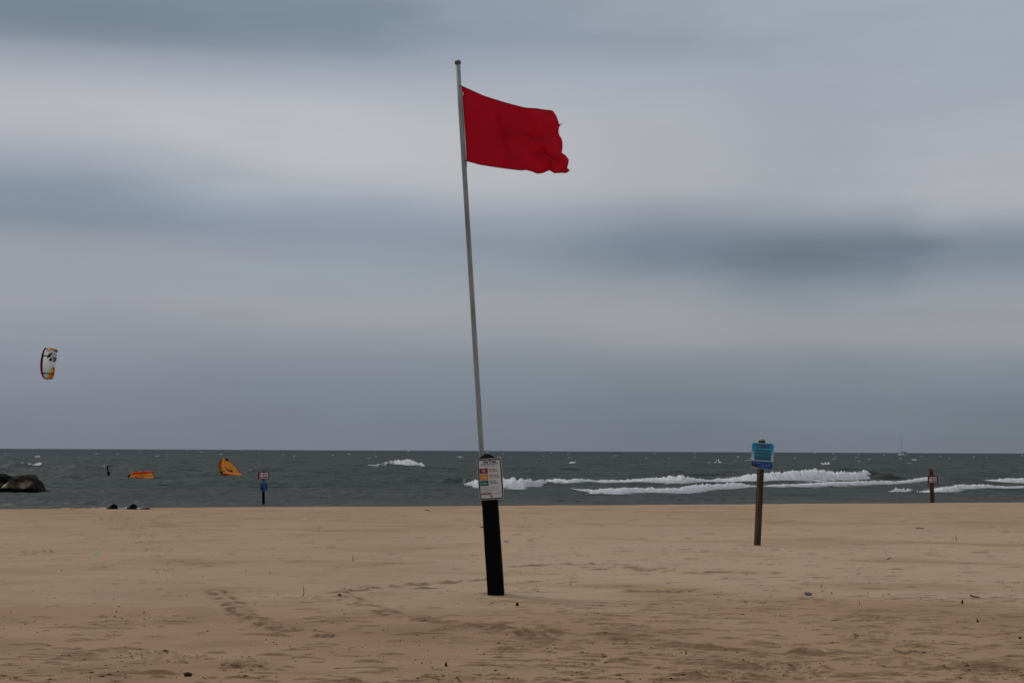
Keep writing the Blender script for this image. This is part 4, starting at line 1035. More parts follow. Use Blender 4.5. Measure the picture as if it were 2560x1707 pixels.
vs = [p for s_ in st for p in s_]; fs = [(i * 7 + k, i * 7 + k + 1, i * 7 + 8 + k, i * 7 + 7 + k) for i in range(nst - 1) for k in range(6)] + [(i * 7 + 6, i * 7, i * 7 + 7, i * 7 + 13) for i in range(nst - 1)] + [tuple(range(7)), tuple(range((nst - 1) * 7 + 6, (nst - 1) * 7 - 1, -1))]
mesh_obj('hull', vs, fs, m_hull, boat)
mb = MB(); mb.box((-.6, 0, 1.5), (3.2, 1.5, .55), bev=.2); mb.build('cabin', m_hull, boat)
m_mast = material('mast_metal', (.22, .22, .24), .5)
mb = MB(); mb.tube([(-.8, 0, 1.2), (-.8, 0, 10), (-.62, 0, 20.3)], [.17, .15, .10], 8); mb.build('mast', m_mast, boat)
m_sailcover = material('navy_canvas', (.008, .010, .03), .8)
mb = MB(); mb.tube([(-.7, 0, 3.0), (1.2, 0, 3.05), (3.4, 0, 3.1)], [.28, .34, .22], 8); mb.build('boom_cover', m_sailcover, boat)
mb = MB(); mb.box((3.2, 0, 2.75), (2.6, 2.2, .35), bev=.3); mb.build('bimini_cover', m_sailcover, boat)
for sx in (2.1, 4.2):
    for sy in (-.95, .95):
        mb = MB(); mb.tube([(sx, sy, 1.2), (sx, sy, 2.7)], .05, 6); mb.build('cover_leg', m_mast, boat)
for e_ in ((-4.2, 0, 1.5), (4.2, 0, 1.2)):
    mb = MB(); mb.tube([e_, (-.63, 0, 20)], .012, 5); mb.build('stay', m_mast, boat)

# ------------------------------------------------------------------ kites
def patch(A, B, na, nb, Yf, scale, ox, oy):
    """grid between two outlines (photograph crop coordinates) with depth Yf(u, v)"""
    A = poly(A, na); B = poly(B, na); out = []
    for i in range(na):
        for j in range(nb):
            t_ = j / (nb - 1); c = A[i].lerp(B[i], t_)
            out.append(at(ox + c.x / scale, oy + c.y / scale, Yf(i / (na - 1), t_)))
    return out
def qfaces(na, nb): return [(i * nb + j, i * nb + j + 1, (i + 1) * nb + j + 1, (i + 1) * nb + j) for i in range(na - 1) for j in range(nb - 1)]
def cloth(name, c, c2=None):
    m = material(name, c, .6, noise=(3, c2 or tuple(x * .88 for x in c), 4, .4, .7, (1, 1, 1)), spec=.2)
    t = m.node_tree; tl = t.nodes.new('ShaderNodeBsdfTranslucent'); tl.inputs[0].default_value = (*[min(1, x * 1.15) for x in c], 1)
    mm = t.nodes.new('ShaderNodeMixShader'); mm.inputs[0].default_value = .4
    t.links.new(t.nodes['Principled BSDF'].outputs[0], mm.inputs[1]); t.links.new(tl.outputs[0], mm.inputs[2]); t.links.new(mm.outputs[0], t.nodes['Material Output'].inputs[0])
    return m
k_white = cloth('kite_white', (.74, .75, .73)); k_grey = cloth('kite_grey', (.12, .13, .13)); k_black = cloth('kite_black', (.012, .012, .016)); k_or = cloth('kite_orange', (.80, .16, .02))
k_yel = cloth('kite_yellow', (.80, .50, .07)); k_dred = cloth('kite_dark_red', (.28, .010, .012))
KY = 250.0; KS, KOX, KOY = 11.2, 60, 840
lead = [(600, 335), (560, 400), (525, 520), (500, 640), (487, 800), (485, 900), (495, 1010), (525, 1110), (560, 1165), (620, 1198)]
trail = [(930, 470), (920, 600), (900, 700), (880, 800), (862, 880), (858, 960), (850, 1060), (825, 1130), (800, 1195), (798, 1197)]
na, nb = 170, 90
ky = lambda u_, v_: KY + 1.6 * (2 * u_ - 1) ** 2 * -1 + 1.6 + .45 * math.sin(math.pi * v_) + .6 * v_
pts = patch(lead, trail, na, nb, ky, KS, KOX, KOY)
k0 = at(105, 948, KY); kite = empty('kite', k0)
tag(kite, 'white power kite with dark red edge and orange corner flying at the left', 'kite', 'power kites')
fs = qfaces(na, nb); A_ = poly(lead, na); B_ = poly(trail, na); fm = []
for i in range(na - 1):
    for j in range(nb - 1):
        c = A_[i].lerp(B_[i], j / (nb - 1)); X, Yc = c.x, c.y
        dc = math.hypot((X - 790) / 148, (Yc - 600) / 135); dd = math.hypot(X - 745, Yc - 655); m_ = 0
        if dc < 1:
            if dc > .93: m_ = 1
            elif dd < 46: m_ = 2
            elif dd < 62: m_ = 0
            elif Yc < 600 and X + (Yc - 480) * .75 < 800 and dc > .2: m_ = 2
            elif X > 805 and Yc > 600: m_ = 1
            elif Yc < 590 and (int((X + Yc) / 28) % 3 == 0): m_ = 1
            else: m_ = 0
        elif Yc > 875:
            g_ = (X - 590) + (Yc - 1180) * .55 + 12 * math.sin(Yc * .05)
            if X > 800 + (1060 - Yc) * .15 and Yc > 900: m_ = 5 if X > 838 - (Yc - 1060) * .35 * (Yc > 1060) else 3
            elif g_ > 110 - 0: m_ = 3
            elif g_ > 20: m_ = 4
        fm.append(m_)
mesh_obj('canopy', [p - k0 for p in pts], fs, [k_white, k_grey, k_black, k_or, k_yel, k_dred], kite, True, fm)
pt2 = patch([(600, 335), (700, 330), (800, 340), (880, 368), (960, 398)], [(602, 338), (690, 390), (780, 432), (860, 458), (930, 472)], 30, 6, lambda u_, v_: KY + 1.6 + .6 * u_ - .5 * v_ - .2, KS, KOX, KOY)
fm = [(4 if i < 9 else 3 if i < 20 else 1) for i in range(29) for j in range(5)]
mesh_obj('wing_tip', [p - k0 for p in pt2], qfaces(30, 6), [k_white, k_grey, k_black, k_or, k_yel, k_dred], kite, True, fm)
lp = poly(lead, 40); mb = MB(); mb.tube([at(KOX + c.x / KS, KOY + c.y / KS, ky(i / 39, 0) - .05) - k0 for i, c in enumerate(lp)], [.10 + .09 * math.sin(math.pi * i / 39) for i in range(40)], 10); mb.build('leading_edge', k_dred, kite, True)
for st_, r0 in (([(600, 335), (700, 395), (800, 435), (930, 470)], .10), ([(525, 545), (700, 560), (840, 590), (918, 606)], .11), ([(500, 1028), (640, 1040), (780, 1052), (845, 1055)], .09), ([(620, 1198), (700, 1192), (800, 1194)], .09), ([(775, 880), (810, 882), (862, 884)], .05)):
    mb = MB(); sp_ = poly(st_, 10)
    def uvof(c): return ky(min(max((c.y - 335) / 860, 0), 1), min(max((c.x - 500) / 400, 0), 1))
    mb.tube([at(KOX + c.x / KS, KOY + c.y / KS, uvof(c) - .18) - k0 for c in sp_], [r0 * (1 - .3 * i / 9) for i in range(10)], 8); mb.build('strut', k_dred if r0 != .10 else k_black, kite, True)

# orange kite lying on the water
OY = cam_dist(350, 1194.5) * (H - .14) / H; oS, oX, oY_ = 10.45, 240, 1130
o0 = at(350, 1194, OY); ok = empty('kite', o0)
tag(ok, 'orange and yellow power kite lying flat on the water, beside the swimmer', 'kite', 'power kites')
o_or = cloth('kite_orange_tube', (.80, .11, .012), (.80, .15, .02)); o_dk = cloth('kite_dark_panel', (.05, .010, .008)); o_ye = cloth('kite_amber', (.76, .36, .05), (.72, .28, .04)); o_lt = cloth('kite_light_orange', (.85, .25, .05))
topc = [(870, 610), (960, 560), (1100, 545), (1250, 540), (1400, 535), (1495, 525)]
botc = [(860, 668), (1000, 668), (1150, 675), (1250, 690), (1380, 684), (1490, 668)]
pts = patch(topc, botc, 60, 16, lambda u_, v_: OY + .35 - .45 * v_ + .18 * math.sin(v_ * 3.1) + .05 * math.sin(u_ * 16), oS, oX, oY_)
fm = []
A_ = poly(topc, 60); B_ = poly(botc, 60)
for i in range(59):
    for j in range(15):
        c = A_[i].lerp(B_[i], j / 15)
        m_ = 0
        if abs(c.x - 1205) < 42 and abs(c.y - 638) < 14 - abs(c.x - 1205) * .2: m_ = 1
        elif c.y < 590 + (1300 - c.x) * .05 and c.x > 1150: m_ = 0
        fm.append(m_)
mesh_obj('canopy', [p - o0 for p in pts], qfaces(60, 16), [o_ye, o_dk], ok, True, fm)
def otube(pl, rad, name, mat, dy=0.0, n_=26):
    sp_ = poly(pl, n_); mb = MB(); rr_ = [rad[0] + (rad[1] - rad[0]) * math.sin(math.pi * k / (n_ - 1)) for k in range(n_)]
    mb.tube([at(oX + c.x / oS, oY_ + c.y / oS, OY + dy) - o0 for c in sp_], rr_, 12); mb.build(name, mat, ok, True)
otube([(845, 645), (890, 600), (960, 558), (1050, 543), (1200, 536), (1350, 530), (1500, 518)], (.045, .105), 'leading_edge', o_or, .1)
otube([(895, 585), (960, 605), (1050, 635), (1130, 652), (1200, 664), (1290, 672)], (.02, .085), 'lower_strut', o_lt, -.2)
otube([(1470, 520), (1495, 545), (1497, 600), (1492, 650)], (.02, .035), 'wing_tip', o_or, .0, 10)
otube([(828, 660), (850, 640), (880, 590), (892, 572)], (.03, .085), 'tip_panel', o_dk, -.12, 10)
otube([(1468, 520), (1485, 528), (1500, 540)], (.04, .055), 'end_cap', o_dk, -.02, 8)
for x0 in (995, 1195):
    otube([(x0 - 20, 580), (x0 - 12, 535), (x0 + 30, 503), (x0 + 85, 512), (x0 + 112, 545), (x0 + 118, 590)], (.012, .016), 'strap', o_dk, -.06, 14)
otube([(1330, 480), (1450, 476), (1580, 466)], (.012, .022), 'bridle_bar', k_grey, .5, 8)
otube([(830, 662), (900, 664), (1000, 666)], (.01, .03), 'dark_hem', o_dk, -.25, 8)  # strip of dark panel cloth along the lower left edge

# orange kite standing on its tip
EY = cam_dist(575, 1189.5) * (H - .14) / H; eS, eX, eY = 19.6, 530, 1130
e0 = at(570, 1188, EY); ek = empty('kite', e0)
tag(ek, 'orange power kite standing up on its edge in the water with black mark', 'kite', 'power kites')
led = [(560, 300), (480, 355), (410, 440), (365, 540), (350, 650), (362, 760), (395, 860), (450, 960), (560, 1050), (700, 1110), (800, 1132)]
trl = [(790, 318), (850, 440), (930, 525), (1010, 600), (1110, 700), (1190, 780), (1260, 870), (1330, 950), (1400, 1040), (1450, 1085), (1530, 1108)]
na, nb = 90, 60
ey = lambda u_, v_: EY + .55 * math.sin(math.pi * v_ * .85) + .45 * v_ - .3 * u_
pts = patch(led, trl, na, nb, ey, eS, eX, eY)
A_ = poly(led, na); B_ = poly(trl, na); fm = []
def inpoly(x, y, pg):
    c = False; j = len(pg) - 1
    for i in range(len(pg)):
        if (pg[i][1] > y) != (pg[j][1] > y) and x < (pg[j][0] - pg[i][0]) * (y - pg[i][1]) / (pg[j][1] - pg[i][1]) + pg[i][0]: c = not c
        j = i
    return c
LOGO = [(585, 680), (660, 725), (760, 820), (850, 895), (905, 935), (925, 905), (880, 860), (840, 815), (900, 815), (960, 860), (1035, 975), (960, 985), (860, 965), (790, 930), (700, 830)]
for i in range(na - 1):
    for j in range(nb - 1):
        c = A_[i].lerp(B_[i], j / (nb - 1)); m_ = 0
        if inpoly(c.x, c.y, LOGO): m_ = 1
        elif c.x > 620 and c.y < 410 and c.x < 840: m_ = 1
        elif c.x > 745 and c.y < 455 and c.y > 425: m_ = 2
        elif abs(c.x - 615) < 26 and 445 < c.y < 545 and not (abs(c.x - 600) < 14 and 470 < c.y < 520): m_ = 1 if (c.x + c.y) % 60 < 40 else 0
        fm.append(m_)
e_ye = cloth('kite_gold', (.76, .31, .05), (.72, .25, .03)); e_lt = cloth('kite_peach', (.88, .38, .10), (.82, .30, .06))
mesh_obj('canopy', [p - e0 for p in pts], qfaces(na, nb), [e_ye, k_black, k_dred], ek, True, fm)
def etube(pl, rad, name, mat, dy, n_=26):
    sp_ = poly(pl, n_); mb = MB(); rr_ = [rad[0] + (rad[1] - rad[0]) * math.sin(math.pi * k / (n_ - 1)) for k in range(n_)]
    mb.tube([at(eX + c.x / eS, eY + c.y / eS, EY + dy) - e0 for c in sp_], rr_, 12); mb.build(name, mat, ek, True)
etube([(520, 318), (440, 400), (375, 520), (352, 640), (365, 760), (400, 870), (455, 975), (560, 1070), (680, 1115), (790, 1135)], (.02, .055), 'leading_edge', k_dred, -.04, 34)
etube([(560, 345), (490, 420), (440, 540), (425, 660), (445, 780), (500, 880), (560, 930)], (.02, .10), 'inner_tube', cloth('kite_orange_inner', (.80, .20, .03)), -.02)
pts = patch([(560, 985), (640, 965), (800, 955), (950, 985), (1100, 1030), (1250, 1060), (1400, 1075), (1530, 1100)], [(620, 1060), (720, 1105), (830, 1140), (930, 1172), (1060, 1180), (1250, 1165), (1400, 1150), (1535, 1118)], 50, 10, lambda u_, v_: EY - .15 - .35 * math.sin(math.pi * v_), eS, eX, eY)
mesh_obj('folded_wing', [p - e0 for p in pts], qfaces(50, 10), e_lt, ek, True)
etube([(430, 1110), (520, 1100), (640, 1105), (780, 1135)], (.02, .045), 'wet_hem', k_dred, -.35, 12)
etube([(470, 930), (480, 1010), (450, 1080), (440, 1120)], (.03, .08), 'tip_panel', k_black, -.15, 10)
etube([(560, 930), (620, 925), (560, 960)], (.02, .04), 'strap', k_dred, -.3, 8)
etube([(880, 440), (1010, 590), (1200, 770), (1330, 935), (1420, 1055), (1535, 1108)], (.008, .014), 'trailing_edge', o_dk, .5, 20)

# ------------------------------------------------------------------ swimmer and upturned hydrofoil
WY = cam_dist(271, 1193) * (H - .10) / H
wet = material('wetsuit_black', (.004, .004, .005), .8, noise=(8, (.010, .010, .012), 4, .4, .7, (1, 1, 1)), spec=.1)
skin = material('skin', (.28, .17, .12), .6, noise=(14, (.22, .12, .08), 4, .4, .7, (1, 1, 1)))
helm = material('navy_helmet', (.003, .004, .018), .8, spec=.1)
def skinned(name, pts, edges, rad, mat, parent, sub=2):
    me = bpy.data.meshes.new(name); me.from_pydata(pts, edges, []); o = bpy.data.objects.new(name, me); C.objects.link(o)
    md = o.modifiers.new('s', 'SKIN'); sv_ = me.skin_vertices[0].data
    for i, r_ in enumerate(rad): sv_[i].radius = r_ if isinstance(r_, tuple) else (r_, r_)
    sv_[0].use_root = True
    m2 = o.modifiers.new('u', 'SUBSURF'); m2.levels = sub; m2.render_levels = sub
    dg = bpy.context.evaluated_depsgraph_get(); nm = bpy.data.meshes.new_from_object(o.evaluated_get(dg)); o.modifiers.clear(); o.data = nm
    nm.materials.clear(); nm.materials.append(mat); nm.polygons.foreach_set('use_smooth', [True] * len(nm.polygons)); o.parent = parent
    return o
w0 = at(271, 1193, WY); w0.z = SEA + .24
sw = empty('person', w0, (0, 0, R(165)))
tag(sw, 'person in dark helmet and wetsuit, head and shoulders above the water, seen from behind', 'person')
skinned('body', [(0, 0, -.85), (0, 0, -.45), (0, 0, -.12), (0, 0, .02), (0, -.01, .12), (0, -.02, .22), (-.17, 0, .0), (-.26, -.08, -.22), (-.2, -.3, -.32), (-.12, -.42, -.3), (.17, 0, .0), (.26, -.08, -.22), (.2, -.3, -.32), (.12, -.42, -.3), (-.1, 0, -1.3), (.1, 0, -1.3)],
        [(0, 1), (1, 2), (2, 3), (3, 4), (4, 5), (2, 6), (6, 7), (7, 8), (8, 9), (2, 10), (10, 11), (11, 12), (12, 13), (0, 14), (0, 15)],
        [(.15, .12), (.15, .11), (.16, .11), (.08, .08), (.06, .06), (.085, .10), .075, .055, .045, .04, .075, .055, .045, .04, .08, .08], wet, sw)
def ellipsoid(mb, c, r_, n_=14, z0=-1.0, mi=0):
    vs = []; rows = 9
    for i in range(rows + 1):
        a = math.asin(z0) + (math.pi / 2 - math.asin(z0)) * i / rows
        for k in range(n_):
            g = 2 * math.pi * k / n_; vs.append((c[0] + r_[0] * math.cos(a) * math.cos(g), c[1] + r_[1] * math.cos(a) * math.sin(g), c[2] + r_[2] * math.sin(a)))
    fs = [(i * n_ + k, i * n_ + (k + 1) % n_, (i + 1) * n_ + (k + 1) % n_, (i + 1) * n_ + k) for i in range(rows) for k in range(n_)]
    mb.add(vs, fs, mi)
mb = MB(); ellipsoid(mb, (0, -.045, .205), (.068, .075, .10)); mb.tube([(0, -.115, .225), (0, -.135, .195), (0, -.118, .185)], [.008, .014, .008], 6); mb.build('face', skin, sw, True)
for sx in (-1, 1): mb = MB(); ellipsoid(mb, (sx * .026, -.113, .228), (.011, .006, .006), 8); mb.build('eye', m_ink, sw, True)
mb = MB(); mb.box((0, -.116, .160), (.04, .006, .008)); mb.build('mouth', m_ink, sw)
mb = MB(); ellipsoid(mb, (0, -.01, .225), (.135, .15, .135), 18, -.35); mb.tube([(-.13, -.02, .19), (-.115, -.04, .13), (-.08, -.06, .1)], .012, 6); mb.tube([(.13, -.02, .19), (.115, -.04, .13), (.08, -.06, .1)], .012, 6); mb.build('helmet', helm, sw, True)
mb = MB(); 
for px in (1,): mb.tube([(-.15, -.02, .33), (-.05, -.06, .37), (.05, -.05, .375)], [.01, .02, .01], 6)
mb.build('helmet_stripe', k_grey, sw, True)

hY = cam_dist(268, 1177); h0 = at(269, 1177, hY); h0.z = SEA
hf = empty('hydrofoil', h0, (0, 0, 0))
tag(hf, 'upturned dark hydrofoil, a T of mast and wing with a white tip behind the swimmer', 'hydrofoil')
f_dk = material('carbon_black', (.004, .0045, .006), .7, spec=.1); f_wh = material('foil_white', (.70, .72, .74), .4)
def hp(X, Yc): return at(250 + X / 28.5, 1150 + Yc / 28.5, hY) - h0
mb = MB(); mb.tube([Vector((hp(540, 700).x, 0, -.5)), hp(540, 700), hp(540, 600), hp(545, 520), hp(545, 430)], [.06, .07, .08, .09, .11], 10, 0, True, .4); mb.build('mast', f_dk, hf, True)
mb = MB(); mb.tube([hp(440, 418), hp(545, 425), hp(700, 430), hp(860, 438), hp(985, 440)], [.02, .05, .035, .03, .012], 10, 0, True, 2.0); mb.build('wing', f_dk, hf, True)
mb = MB(); mb.tube([hp(190, 412), hp(300, 407), hp(430, 414)], [.008, .033, .018], 10, 0, True, 2.0); mb.build('wing_tip', f_wh, hf, True)
mb = MB(); mb.tube([hp(850, 400), hp(880, 392), hp(960, 396)], [.012, .028, .006], 8, 0, True, 2.0); mb.build('tail_tip', material('foil_grey', (.22, .23, .24), .5), hf, True)
mb = MB(); ellipsoid(mb, (hp(560, 700).x, .25, -.12), (.40, .7, .07), 16, -.9); mb.build('board', f_dk, hf, True)

# ------------------------------------------------------------------ kiteboard on the sand crest
kS, kX, kY_ = 10.45, 240, 1130
KBY = float(crest_y(np.array([-11.1]))[0]) - 1.2; bp_ = at(310, 1269.5, KBY); bp_.z = float(sand_z(np.array([bp_.x]), np.array([KBY]))[0])
kb = empty('kiteboard', bp_); tag(kb, 'pink and white kiteboard with two black foot straps lying at the sand edge', 'kiteboard')
KOFF = at(310, 1130 + 1436 / 10.45, KBY).z - bp_.z
def kp(X, Yc, dy=0.0): return at(kX + X / kS, kY_ + Yc / kS, KBY + dy) - bp_ - Vector((0, 0, KOFF))
kb_pink = material('board_pink', (.50, .22, .19), .35, noise=(8, (.55, .40, .38), 4, .45, .6, (1, 1, 1))); kb_blue = material('board_grey_blue', (.17, .19, .25), .35)
kb_red = material('board_dark_red', (.16, .02, .03), .4); kb_blk = material('strap_foam', (.003, .003, .0035), .9, spec=.05); kb_wh = material('board_white', (.62, .62, .64), .4)
def plank(x0, x1, zf, th, name, mat, w_=.40, nose=(0, 0)):
    vs = []; n_ = 12
    for i in range(n_ + 1):
        f = i / n_; X = x0 + (x1 - x0) * f; p = kp(X, zf(X)); wd = w_ * (1 - nose[0] * (1 - f) ** 3) * (1 - nose[1] * f ** 3)
        for (dy, dz) in ((-wd / 2, 0), (-wd / 2, -th), (wd / 2, -th), (wd / 2, 0)): vs.append((p.x, dy + .05, p.z + dz))
    fs = [(i * 4 + k, i * 4 + (k + 1) % 4, i * 4 + 4 + (k + 1) % 4, i * 4 + 4 + k) for i in range(n_) for k in range(4)] + [(0, 3, 2, 1), (n_ * 4, n_ * 4 + 1, n_ * 4 + 2, n_ * 4 + 3)]
    return mesh_obj(name, vs, fs, mat, kb)
zf = lambda X: 1425 - 30 * abs((X - 700) / 700) ** 2.2
plank(40, 360, zf, .02, 'board_tip', kb_pink, nose=(.5, 0)); plank(360, 780, zf, .021, 'board_deck', kb_blue); plank(780, 1180, zf, .021, 'board_deck', kb_wh); plank(1180, 1420, zf, .024, 'board_tip', kb_red, nose=(0, .5))
def binding(xc, par):
    def q(X, Yc, dy): 
        v = kp(xc + X, Yc); return Vector((v.x, dy, v.z))
    base_ = MB(); base_.tube([q(-120, 1418, -.12), q(-60, 1425, -.12), (q(50, 1428, -.12)), (q(125, 1425, -.12))], [.026, .032, .034, .018], 10, 0, True, 4); o = base_.build('foot_pad', kb_blk, par, True)
    st_ = MB(); st_.tube([q(-65, 1400, -.12), q(-20, 1365, -.11), q(40, 1347, -.10), q(85, 1370, -.10), q(105, 1415, -.11)], [.02, .032, .052, .045, .028], 12, 0, True, 2.2)
    st_.tube([q(-75, 1398, .03), q(-20, 1372, .04), q(40, 1357, .04), q(100, 1398, .04)], .02, 8); st_.build('foot_strap', kb_blk, o, True)
    ht = MB(); ht.tube([q(60, 1372, -.19), q(78, 1380, -.19), q(88, 1395, -.19)], .007, 6); ht.build('buckle', material('strap_grey', (.12, .12, .12), .5), o, True)
binding(455, kb); binding(965, kb)
mb = MB(); mb.tube([kp(780, 1385, -.15), kp(800, 1405, -.17), kp(825, 1438, -.2)], [.012, .014, .01], 6); mb.build('fin', kb_wh, kb, True)
mb = MB(); mb.tube([kp(1265, 1420, -.21), kp(1330, 1425, -.22), kp(1395, 1428, -.21)], [.02, .034, .02], 10); mb.build('grab_handle', material('maroon_grip', (.05, .006, .010), .6), kb, True)

# ------------------------------------------------------------------ debris on the sand
m_twig = material('dark_twig', (.02, .014, .010), .8); m_stone = material('dark_stone_chip', (.030, .020, .014), .9, spec=.08, bump=(30, .6, .01))
m_chip = material('bark_chip', (.030, .017, .010), .95, spec=.05, bump=(40, .7, .005)); m_pale = material('reddish_chip', (.12, .075, .05), .8)
def twig(pts, rad, label, cat='twig', name='twig', mat=m_twig):
    p = ground(*pts[0]); o = MB(); W = [Vector((0, 0, -.01))]
    for q in pts[1:]:
        a = at(q[0], q[1], p.y) - p; W.append(Vector((a.x, random.uniform(-.01, .01), a.z)))
    if all(abs(q[1] - pts[0][1]) < 6 for q in pts):    # lying on the ground
        W = [ground(*q) - p + Vector((0, 0, rad * .8)) for q in pts]
    o.tube(W, [rad * (1 - .5 * k / max(1, len(W) - 1)) for k in range(len(W))], 6)
    t_ = o.build(name, mat, None, True); t_.location = p; tag(t_, label, cat, 'driftwood bits on the sand'); return t_
twig([(757, 1490), (760, 1481), (759, 1471), (757, 1461)], .0045, 'tallest bent twig standing in the sand left of the black post')
twig([(883, 1402), (882.5, 1394), (882, 1387)], .006, 'short straight twig upright in the sand, farther back, halfway to the black post')
twig([(2150, 1513), (2149, 1506), (2148, 1500)], .004, 'thin pale upright stalk in the foreground right of the blue sign post')
twig([(2052.6, 1469), (2053.5, 1464), (2052.5, 1459)], .005, 'small upright twig nearest right of the blue sign, midway down the sand')
twig([(2391, 1350), (2390, 1343), (2388.5, 1336)], .006, 'tiny forked twig upright below the right NO sign')
twig([(1427, 1463), (1426.5, 1458), (1427, 1454)], .004, 'very small upright twig between the black post and the blue sign')
twig([(2427, 1490), (2436, 1493), (2448, 1494)], .012, 'brown stick lying flat on the sand under the right NO sign')
twig([(1979, 1696), (1984, 1700), (1990, 1704)], .007, 'thin dark stick lying at the bottom edge, right of centre')
twig([(2297, 1550), (2302, 1554), (2306, 1558)], .006, 'short dark stick lying aslant in the lower right sand')
twig([(2290, 1321), (2300, 1320.5), (2311, 1321)], .014, 'flat reddish stick far back below the two wave lines', mat=m_pale)
twig([(1064, 1276), (1069, 1275), (1075, 1278)], .012, 'dark stick lying by the water edge left of the black post')
twig([(562, 1486), (563, 1478), (565, 1472)], .0035, 'faint thin stalk leaning in the sand at the left middle')
twig([(977, 1470), (976.5, 1465), (978, 1460)], .0035, 'fine hair-like stalk close left of the black post')
twig([(2218, 1398), (2224, 1396), (2228, 1394)], .008, 'short stick lying far right on the pale drifted sand')
def lump(px, py, wpx, hpx, mat, name, label, cat, upright=False, seed=0):
    p = ground(px, py + hpx / 2); s_ = p.y / F_PX; rj = random.Random(seed + int(px))
    mb = MB(); n_ = 9; rows = 5; vs = []
    rx, rz = wpx * s_ / 2, hpx * s_ * (1.0 if upright else .6); ry = rx * .8
    for i in range(rows + 1):
        a = -.6 + (math.pi / 2 + .6) * i / rows
        for k in range(n_):
            g = 2 * math.pi * k / n_; j_ = 1 + rj.uniform(-.30, .22)
            vs.append((rx * math.cos(a) * math.cos(g) * j_, ry * math.cos(a) * math.sin(g) * j_, rz * math.sin(a) * j_))
    mb.add(vs, [(i * n_ + k, i * n_ + (k + 1) % n_, (i + 1) * n_ + (k + 1) % n_, (i + 1) * n_ + k) for i in range(rows) for k in range(n_)])
    o = mb.build(name, mat); o.location = p; tag(o, label, cat); return o
lump(849, 1484, 11, 4.5, m_stone, 'stone', 'dark stone at the upper end of the track left of the black post', 'stone')
lump(536, 1603, 7, 6, m_stone, 'stone', 'small round black stone in the lower left sand, upper of two', 'stone')
lump(516, 1647, 10, 7, m_stone, 'stone', 'larger dark stone low on the left, above the bark chip', 'stone')
lump(675, 1431, 7, 3.5, m_stone, 'stone', 'dark stone in the middle of the smooth left sand', 'stone')
lump(861, 1533, 8, 4, m_stone, 'stone', 'dark stone between the two tracks left of the black post', 'stone')
lump(2080, 1481, 5, 5, m_stone, 'stone', 'small upright dark stone right of the grey-blue scrap', 'stone')
lump(1935, 1523, 6, 4, m_stone, 'stone', 'small black stone lying in the foreground below the blue sign', 'stone')
lump(1238, 1674, 10, 9, m_stone, 'stone', 'brown stone near the bottom edge beneath the black post', 'stone')
lump(2550, 1591, 8, 7, m_stone, 'stone', 'dark stone near the right edge of the lower sand', 'stone')
lump(1293, 1509, 9, 9, m_chip, 'bark_chip', 'upright dark bark chip just right of the black post foot', 'bark chip', True)
lump(1115, 1661, 8, 14, m_chip, 'bark_chip', 'curled black bark chip standing at the bottom centre', 'bark chip', True)
lump(1715, 1629, 4, 10, m_chip, 'bark_chip', 'thin upright bark chip in the lower sand below the waves', 'bark chip', True)
lump(2444, 1551, 5, 9, m_chip, 'bark_chip', 'upright bark chip low at the far right', 'bark chip', True)
lump(2406, 1503, 5, 9, m_chip, 'bark_chip', 'upright bark chip beside the lying brown stick', 'bark chip', True)
def flat_bit(px, py, wpx, hpx, mat, name, label, cat, seed=1, thick=.006):
    p = ground(px, py + hpx / 2); s_ = p.y / F_PX; rj = random.Random(seed)
    n_ = 8; w_ = wpx * s_ / 2; h_ = hpx * s_
    pts = [(w_ * math.cos(2 * math.pi * k / n_) * rj.uniform(.75, 1.1), w_ * .9 * math.sin(2 * math.pi * k / n_) * rj.uniform(.7, 1.1)) for k in range(n_)]
    vs = [(x, y, .004 + (y / w_ + 1) * .5 * h_) for x, y in pts] + [(x, y, .004 + (y / w_ + 1) * .5 * h_ + thick) for x, y in pts]
    mb = MB(); mb.add(vs, [tuple(range(n_ - 1, -1, -1)), tuple(range(n_, 2 * n_))] + [(i, (i + 1) % n_, (i + 1) % n_ + n_, i + n_) for i in range(n_)])
    o = mb.build(name, mat); o.location = p; tag(o, label, cat); return o
flat_bit(242, 1386, 17, 3, material('lime_plastic', (.05, .36, .02), .6), 'plastic_scrap', 'bright green plastic scrap on the left sand', 'litter')
flat_bit(1266, 1354, 14, 4, material('blue_plastic', (.04, .13, .21), .4), 'plastic_scrap', 'faint blue plastic scrap behind the black post', 'litter', 4)
flat_bit(2020, 1486, 20, 6, material('grey_driftwood', (.055, .055, .055), .9), 'driftwood', 'grey-blue piece of driftwood on the sand right of the blue sign', 'driftwood', 6, .012)
flat_bit(469, 1690, 19, 5, m_chip, 'bark_chip', 'flat rectangular bark chip at the bottom left edge', 'bark chip', 2, .018)
flat_bit(763, 1298, 8, 4, material('yellow_plastic', (.55, .36, .05), .5), 'plastic_scrap', 'tiny yellow scrap near the water left of centre', 'litter', 9)

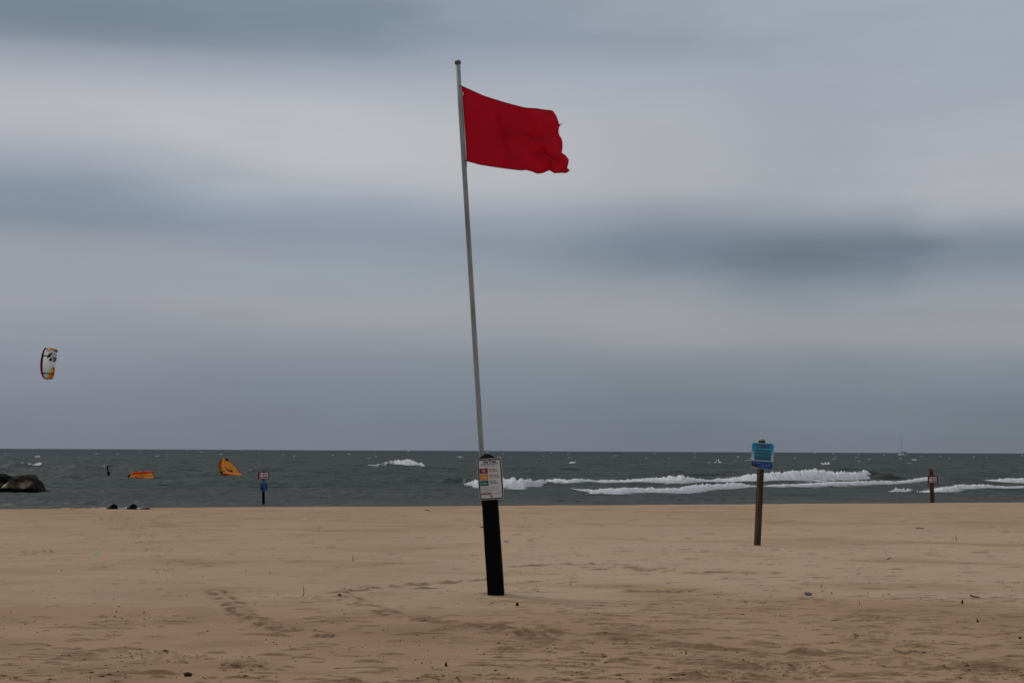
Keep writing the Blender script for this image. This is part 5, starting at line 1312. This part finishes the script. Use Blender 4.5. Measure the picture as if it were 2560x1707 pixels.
# uncountable grit: dark bits and pale shell crumbs, denser in patches
def scatter(name, n_try, mat, seed, rmin, rmax, thr, ymax, label, flat=1.0, mask=None):
    rs = np.random.RandomState(seed)
    inv = rs.rand(n_try) ** 1.0 * (1 / 9.5 - 1 / ymax) + 1 / ymax; y = 1 / inv
    x = (rs.rand(n_try) * .76 - .38) * y
    keep = (fbm(x * .5 + seed, y * .9, 4) + .25 * rs.randn(n_try) > thr)
    if mask is not None: keep = mask(x, y) > thr
    x, y = x[keep], y[keep]; z = sand_z(x, y); n_ = len(x)
    rad = rmin + (rmax - rmin) * rs.rand(n_) ** 3
    V = np.zeros((n_, 6, 3)); dirs = np.array([(1, 0, 0), (0, 1, 0), (-1, 0, 0), (0, -1, 0), (0, 0, 1), (0, 0, -.6)], float)
    sc_ = np.stack([rad * (0.8 + 1.1 * rs.rand(n_)), rad * (.7 + .6 * rs.rand(n_)), rad * (.45 + .5 * rs.rand(n_)) / flat], -1)
    th = rs.rand(n_) * 3.14; d = dirs[None] * sc_[:, None, :] * (1 + .9 * (rs.rand(n_, 6, 1) - .5)); d[:, 4, :2] += (rs.rand(n_, 2) - .5) * rad[:, None] * 1.4; d[:, 4, 2] *= .75
    V[..., 0] = d[..., 0] * np.cos(th)[:, None] - d[..., 1] * np.sin(th)[:, None] + x[:, None]
    V[..., 1] = d[..., 0] * np.sin(th)[:, None] + d[..., 1] * np.cos(th)[:, None] + y[:, None]
    V[..., 2] = d[..., 2] + z[:, None] + rad[:, None] * .2
    T = np.array([(0, 1, 4), (1, 2, 4), (2, 3, 4), (3, 0, 4), (1, 0, 5), (2, 1, 5), (3, 2, 5), (0, 3, 5)])
    Fc = (T[None] + np.arange(n_)[:, None, None] * 6).reshape(-1, 3)
    o = mesh_obj(name, V.reshape(-1, 3), Fc.tolist(), mat); tag(o, label, kind='stuff')
m_clod = material('damp_sand_clod', (.20, .120, .066), .95, noise=(30, (.25, .155, .09), 4, .4, .7, (1, 1, 1)), spec=.05)
def clod_mask(x, y):
    m = damp_shade_mask(x, y) * sstep(-.15, .3, fbm(x * .8 + 31, y * .9, 3)) * 1.6
    for p, s_ in FOOTW: m = np.maximum(m, .9 * np.exp(-(((x - p.x) / (s_ * .9)) ** 2 + ((y - p.y) / (s_ * 1.4)) ** 2)))
    return m
scatter('sand_clods', 42000, m_clod, 12, .003, .017, .36, 48, 'crumbs of moist sand broken loose by wind and feet', 1.5, clod_mask)
scatter('beach_grit', 9500, m_stone, 4, .0020, .0095, .03, 44, 'dark grit and bits of bark scattered over the sand')
scatter('shell_crumbs', 900, material('shell_white', (.62, .58, .52), .6), 8, .002, .007, .12, 30, 'pale shell crumbs on the sand')
